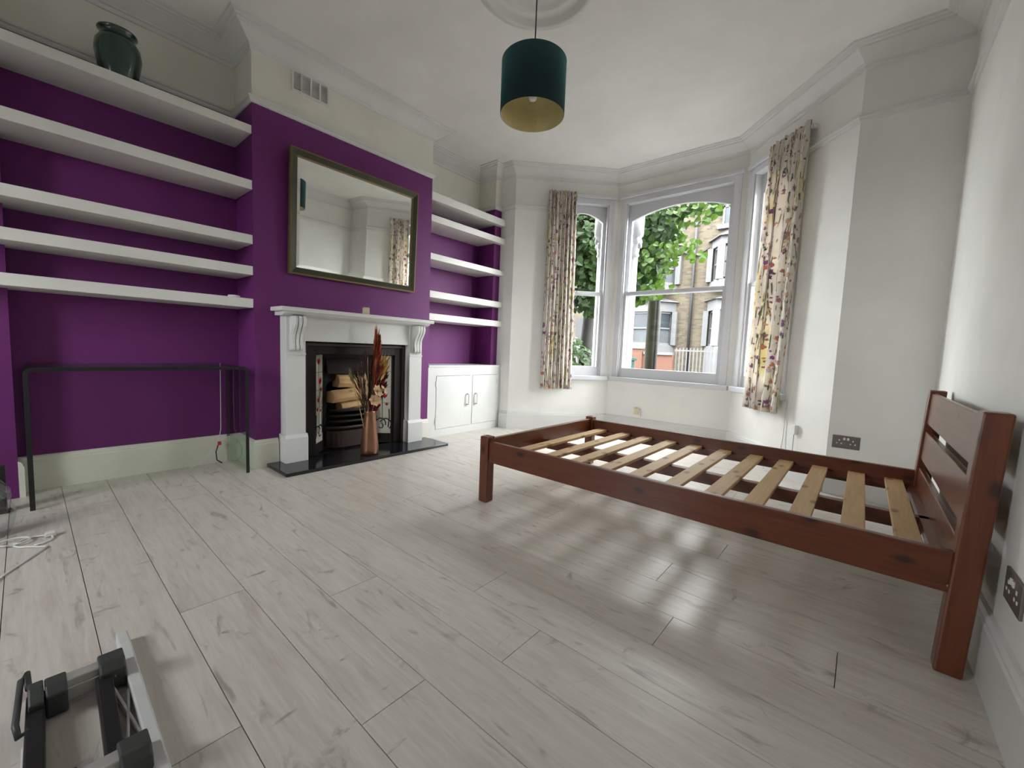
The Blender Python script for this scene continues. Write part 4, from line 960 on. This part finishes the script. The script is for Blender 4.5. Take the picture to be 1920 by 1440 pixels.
for pts in ([(-1.2, 7.56, 1.9), (-.5, 7.2, 2.3), (.25, 6.9, 2.45), (.85, 6.8, 2.5)], [(-1.1, 7.5, 2.6), (-.2, 7.1, 3.1), (.6, 6.9, 3.2), (1.3, 6.8, 3.1)], [(-1.1, 7.55, 2.2), (-1.7, 7.2, 2.8), (-2.3, 7.0, 3.0)], [(-.9, 7.5, 3.2), (-1.6, 7.4, 3.9), (-2.2, 7.4, 4.3)]):
    MB().tube(pts, [.06, .045, .03, .012], 7).build('branch', M['bark'], tr_)
clumps = [((.12, 7.0, 2.55), (.45, .6, .62), 650), ((.35, 7.0, 3.05), (.42, .6, .42), 380), ((-.3, 7.2, 3.4), (.9, .8, .55), 700), ((-.85, 7.0, 2.7), (.6, .8, 1.0), 1500), ((-1.6, 7.1, 3.0), (.9, .9, 1.1), 1300), ((-1.2, 7.3, 4.2), (1.6, .9, .6), 800), ((1.0, 6.9, 3.25), (.55, .4, .16), 130), ((-2.6, 7.3, 4.4), (1.4, 1.0, 1.2), 2200), ((-3.4, 7.4, 3.0), (1.0, .9, 1.0), 1300), ((-2.6, 7.6, 6.0), (2.0, 1.2, 1.3), 1900), ((-4.2, 7.5, 4.8), (1.4, 1.0, 1.8), 1700), ((-.5, 7.6, 5.5), (1.6, 1.1, 1.1), 1700), ((-.75, 6.9, 1.85), (.45, .5, .30), 330), ((.05, 6.9, 1.95), (.35, .4, .16), 140)]  # high and far-left clumps are out of view, added to block sky light
q = MB()
for c, r, n in clumps:
    for _ in range(n):
        p, v = in_ell(c, r); nr = v+Vector((random.uniform(-.6, .6), random.uniform(-1.2, .2), random.uniform(0, .9)))
        q.add(*leaf_geo(p, nr, random.uniform(.09, .15)*(1.5 if c[2] > 4.3 else 1), random.uniform(0, 6.28)))
tag(q.build('foliage', M['leaf'], tr_), kind='stuff')
# single leaves on the twig ends reaching in front of the houses
lf = []
for s_ in range(3):
    vs, fs_ = leaf_geo((0, 0, 0), (0, 0, 1), 1, 0); q = MB(); q.add(vs, fs_); o = q.build('leaf', M['leaf2'], tr_); lf.append(o)
spots = []
for c, r, n in (((1.0, 6.7, 3.05), (.42, .3, .16), 44), ((.85, 6.7, 2.55), (.32, .3, .20), 46), ((1.12, 6.7, 2.45), (.18, .25, .12), 10), ((.55, 6.7, 1.92), (.35, .3, .12), 34), ((.10, 6.7, 1.85), (.45, .3, .16), 46), ((.55, 6.6, 2.35), (.35, .3, .35), 60)):
    for _ in range(n): spots.append(in_ell(c, r))
for i, (p, v) in enumerate(spots):
    o = lf[i] if i < 3 else lf[i % 3].copy()
    if i >= 3: COL.objects.link(o); o.parent = tr_
    o.location = p-tr_.location; s_ = random.uniform(.075, .125); o.scale = (s_, s_, s_)
    nr = Vector((random.uniform(-.6, .6), -1+random.uniform(-.4, .4), random.uniform(-.1, .8))); o.rotation_euler = nr.to_track_quat('Z', 'Y').to_euler(); o.rotation_euler.rotate_axis('Z', random.uniform(0, 6.28))
# shrubs under the left window
for (x, y, rx, rz, n, lb) in ((-1.75, 7.3, .80, .62, 1200, 'low green shrub outside the left window of the bay'), (-.75, 6.2, .28, .28, 260, 'small shrub outside near the corner of the left window')):
    e = empty('garden_shrub', (x, y, gz), lb, 'shrub'); q = MB()
    for _ in range(n):
        p, v = in_ell((x, y, gz+.2+rz), (rx, .5, rz)); q.add(*leaf_geo(p, v+Vector((0, -.4, .4)), random.uniform(.06, .11), random.uniform(0, 6.28)))
    tag(q.build('foliage', M['hedge'], e), kind='stuff')
    MB().tube([(x, y, gz), (x+.03, y, gz+.4)], .02, 6).build('stem', M['bark'], e)
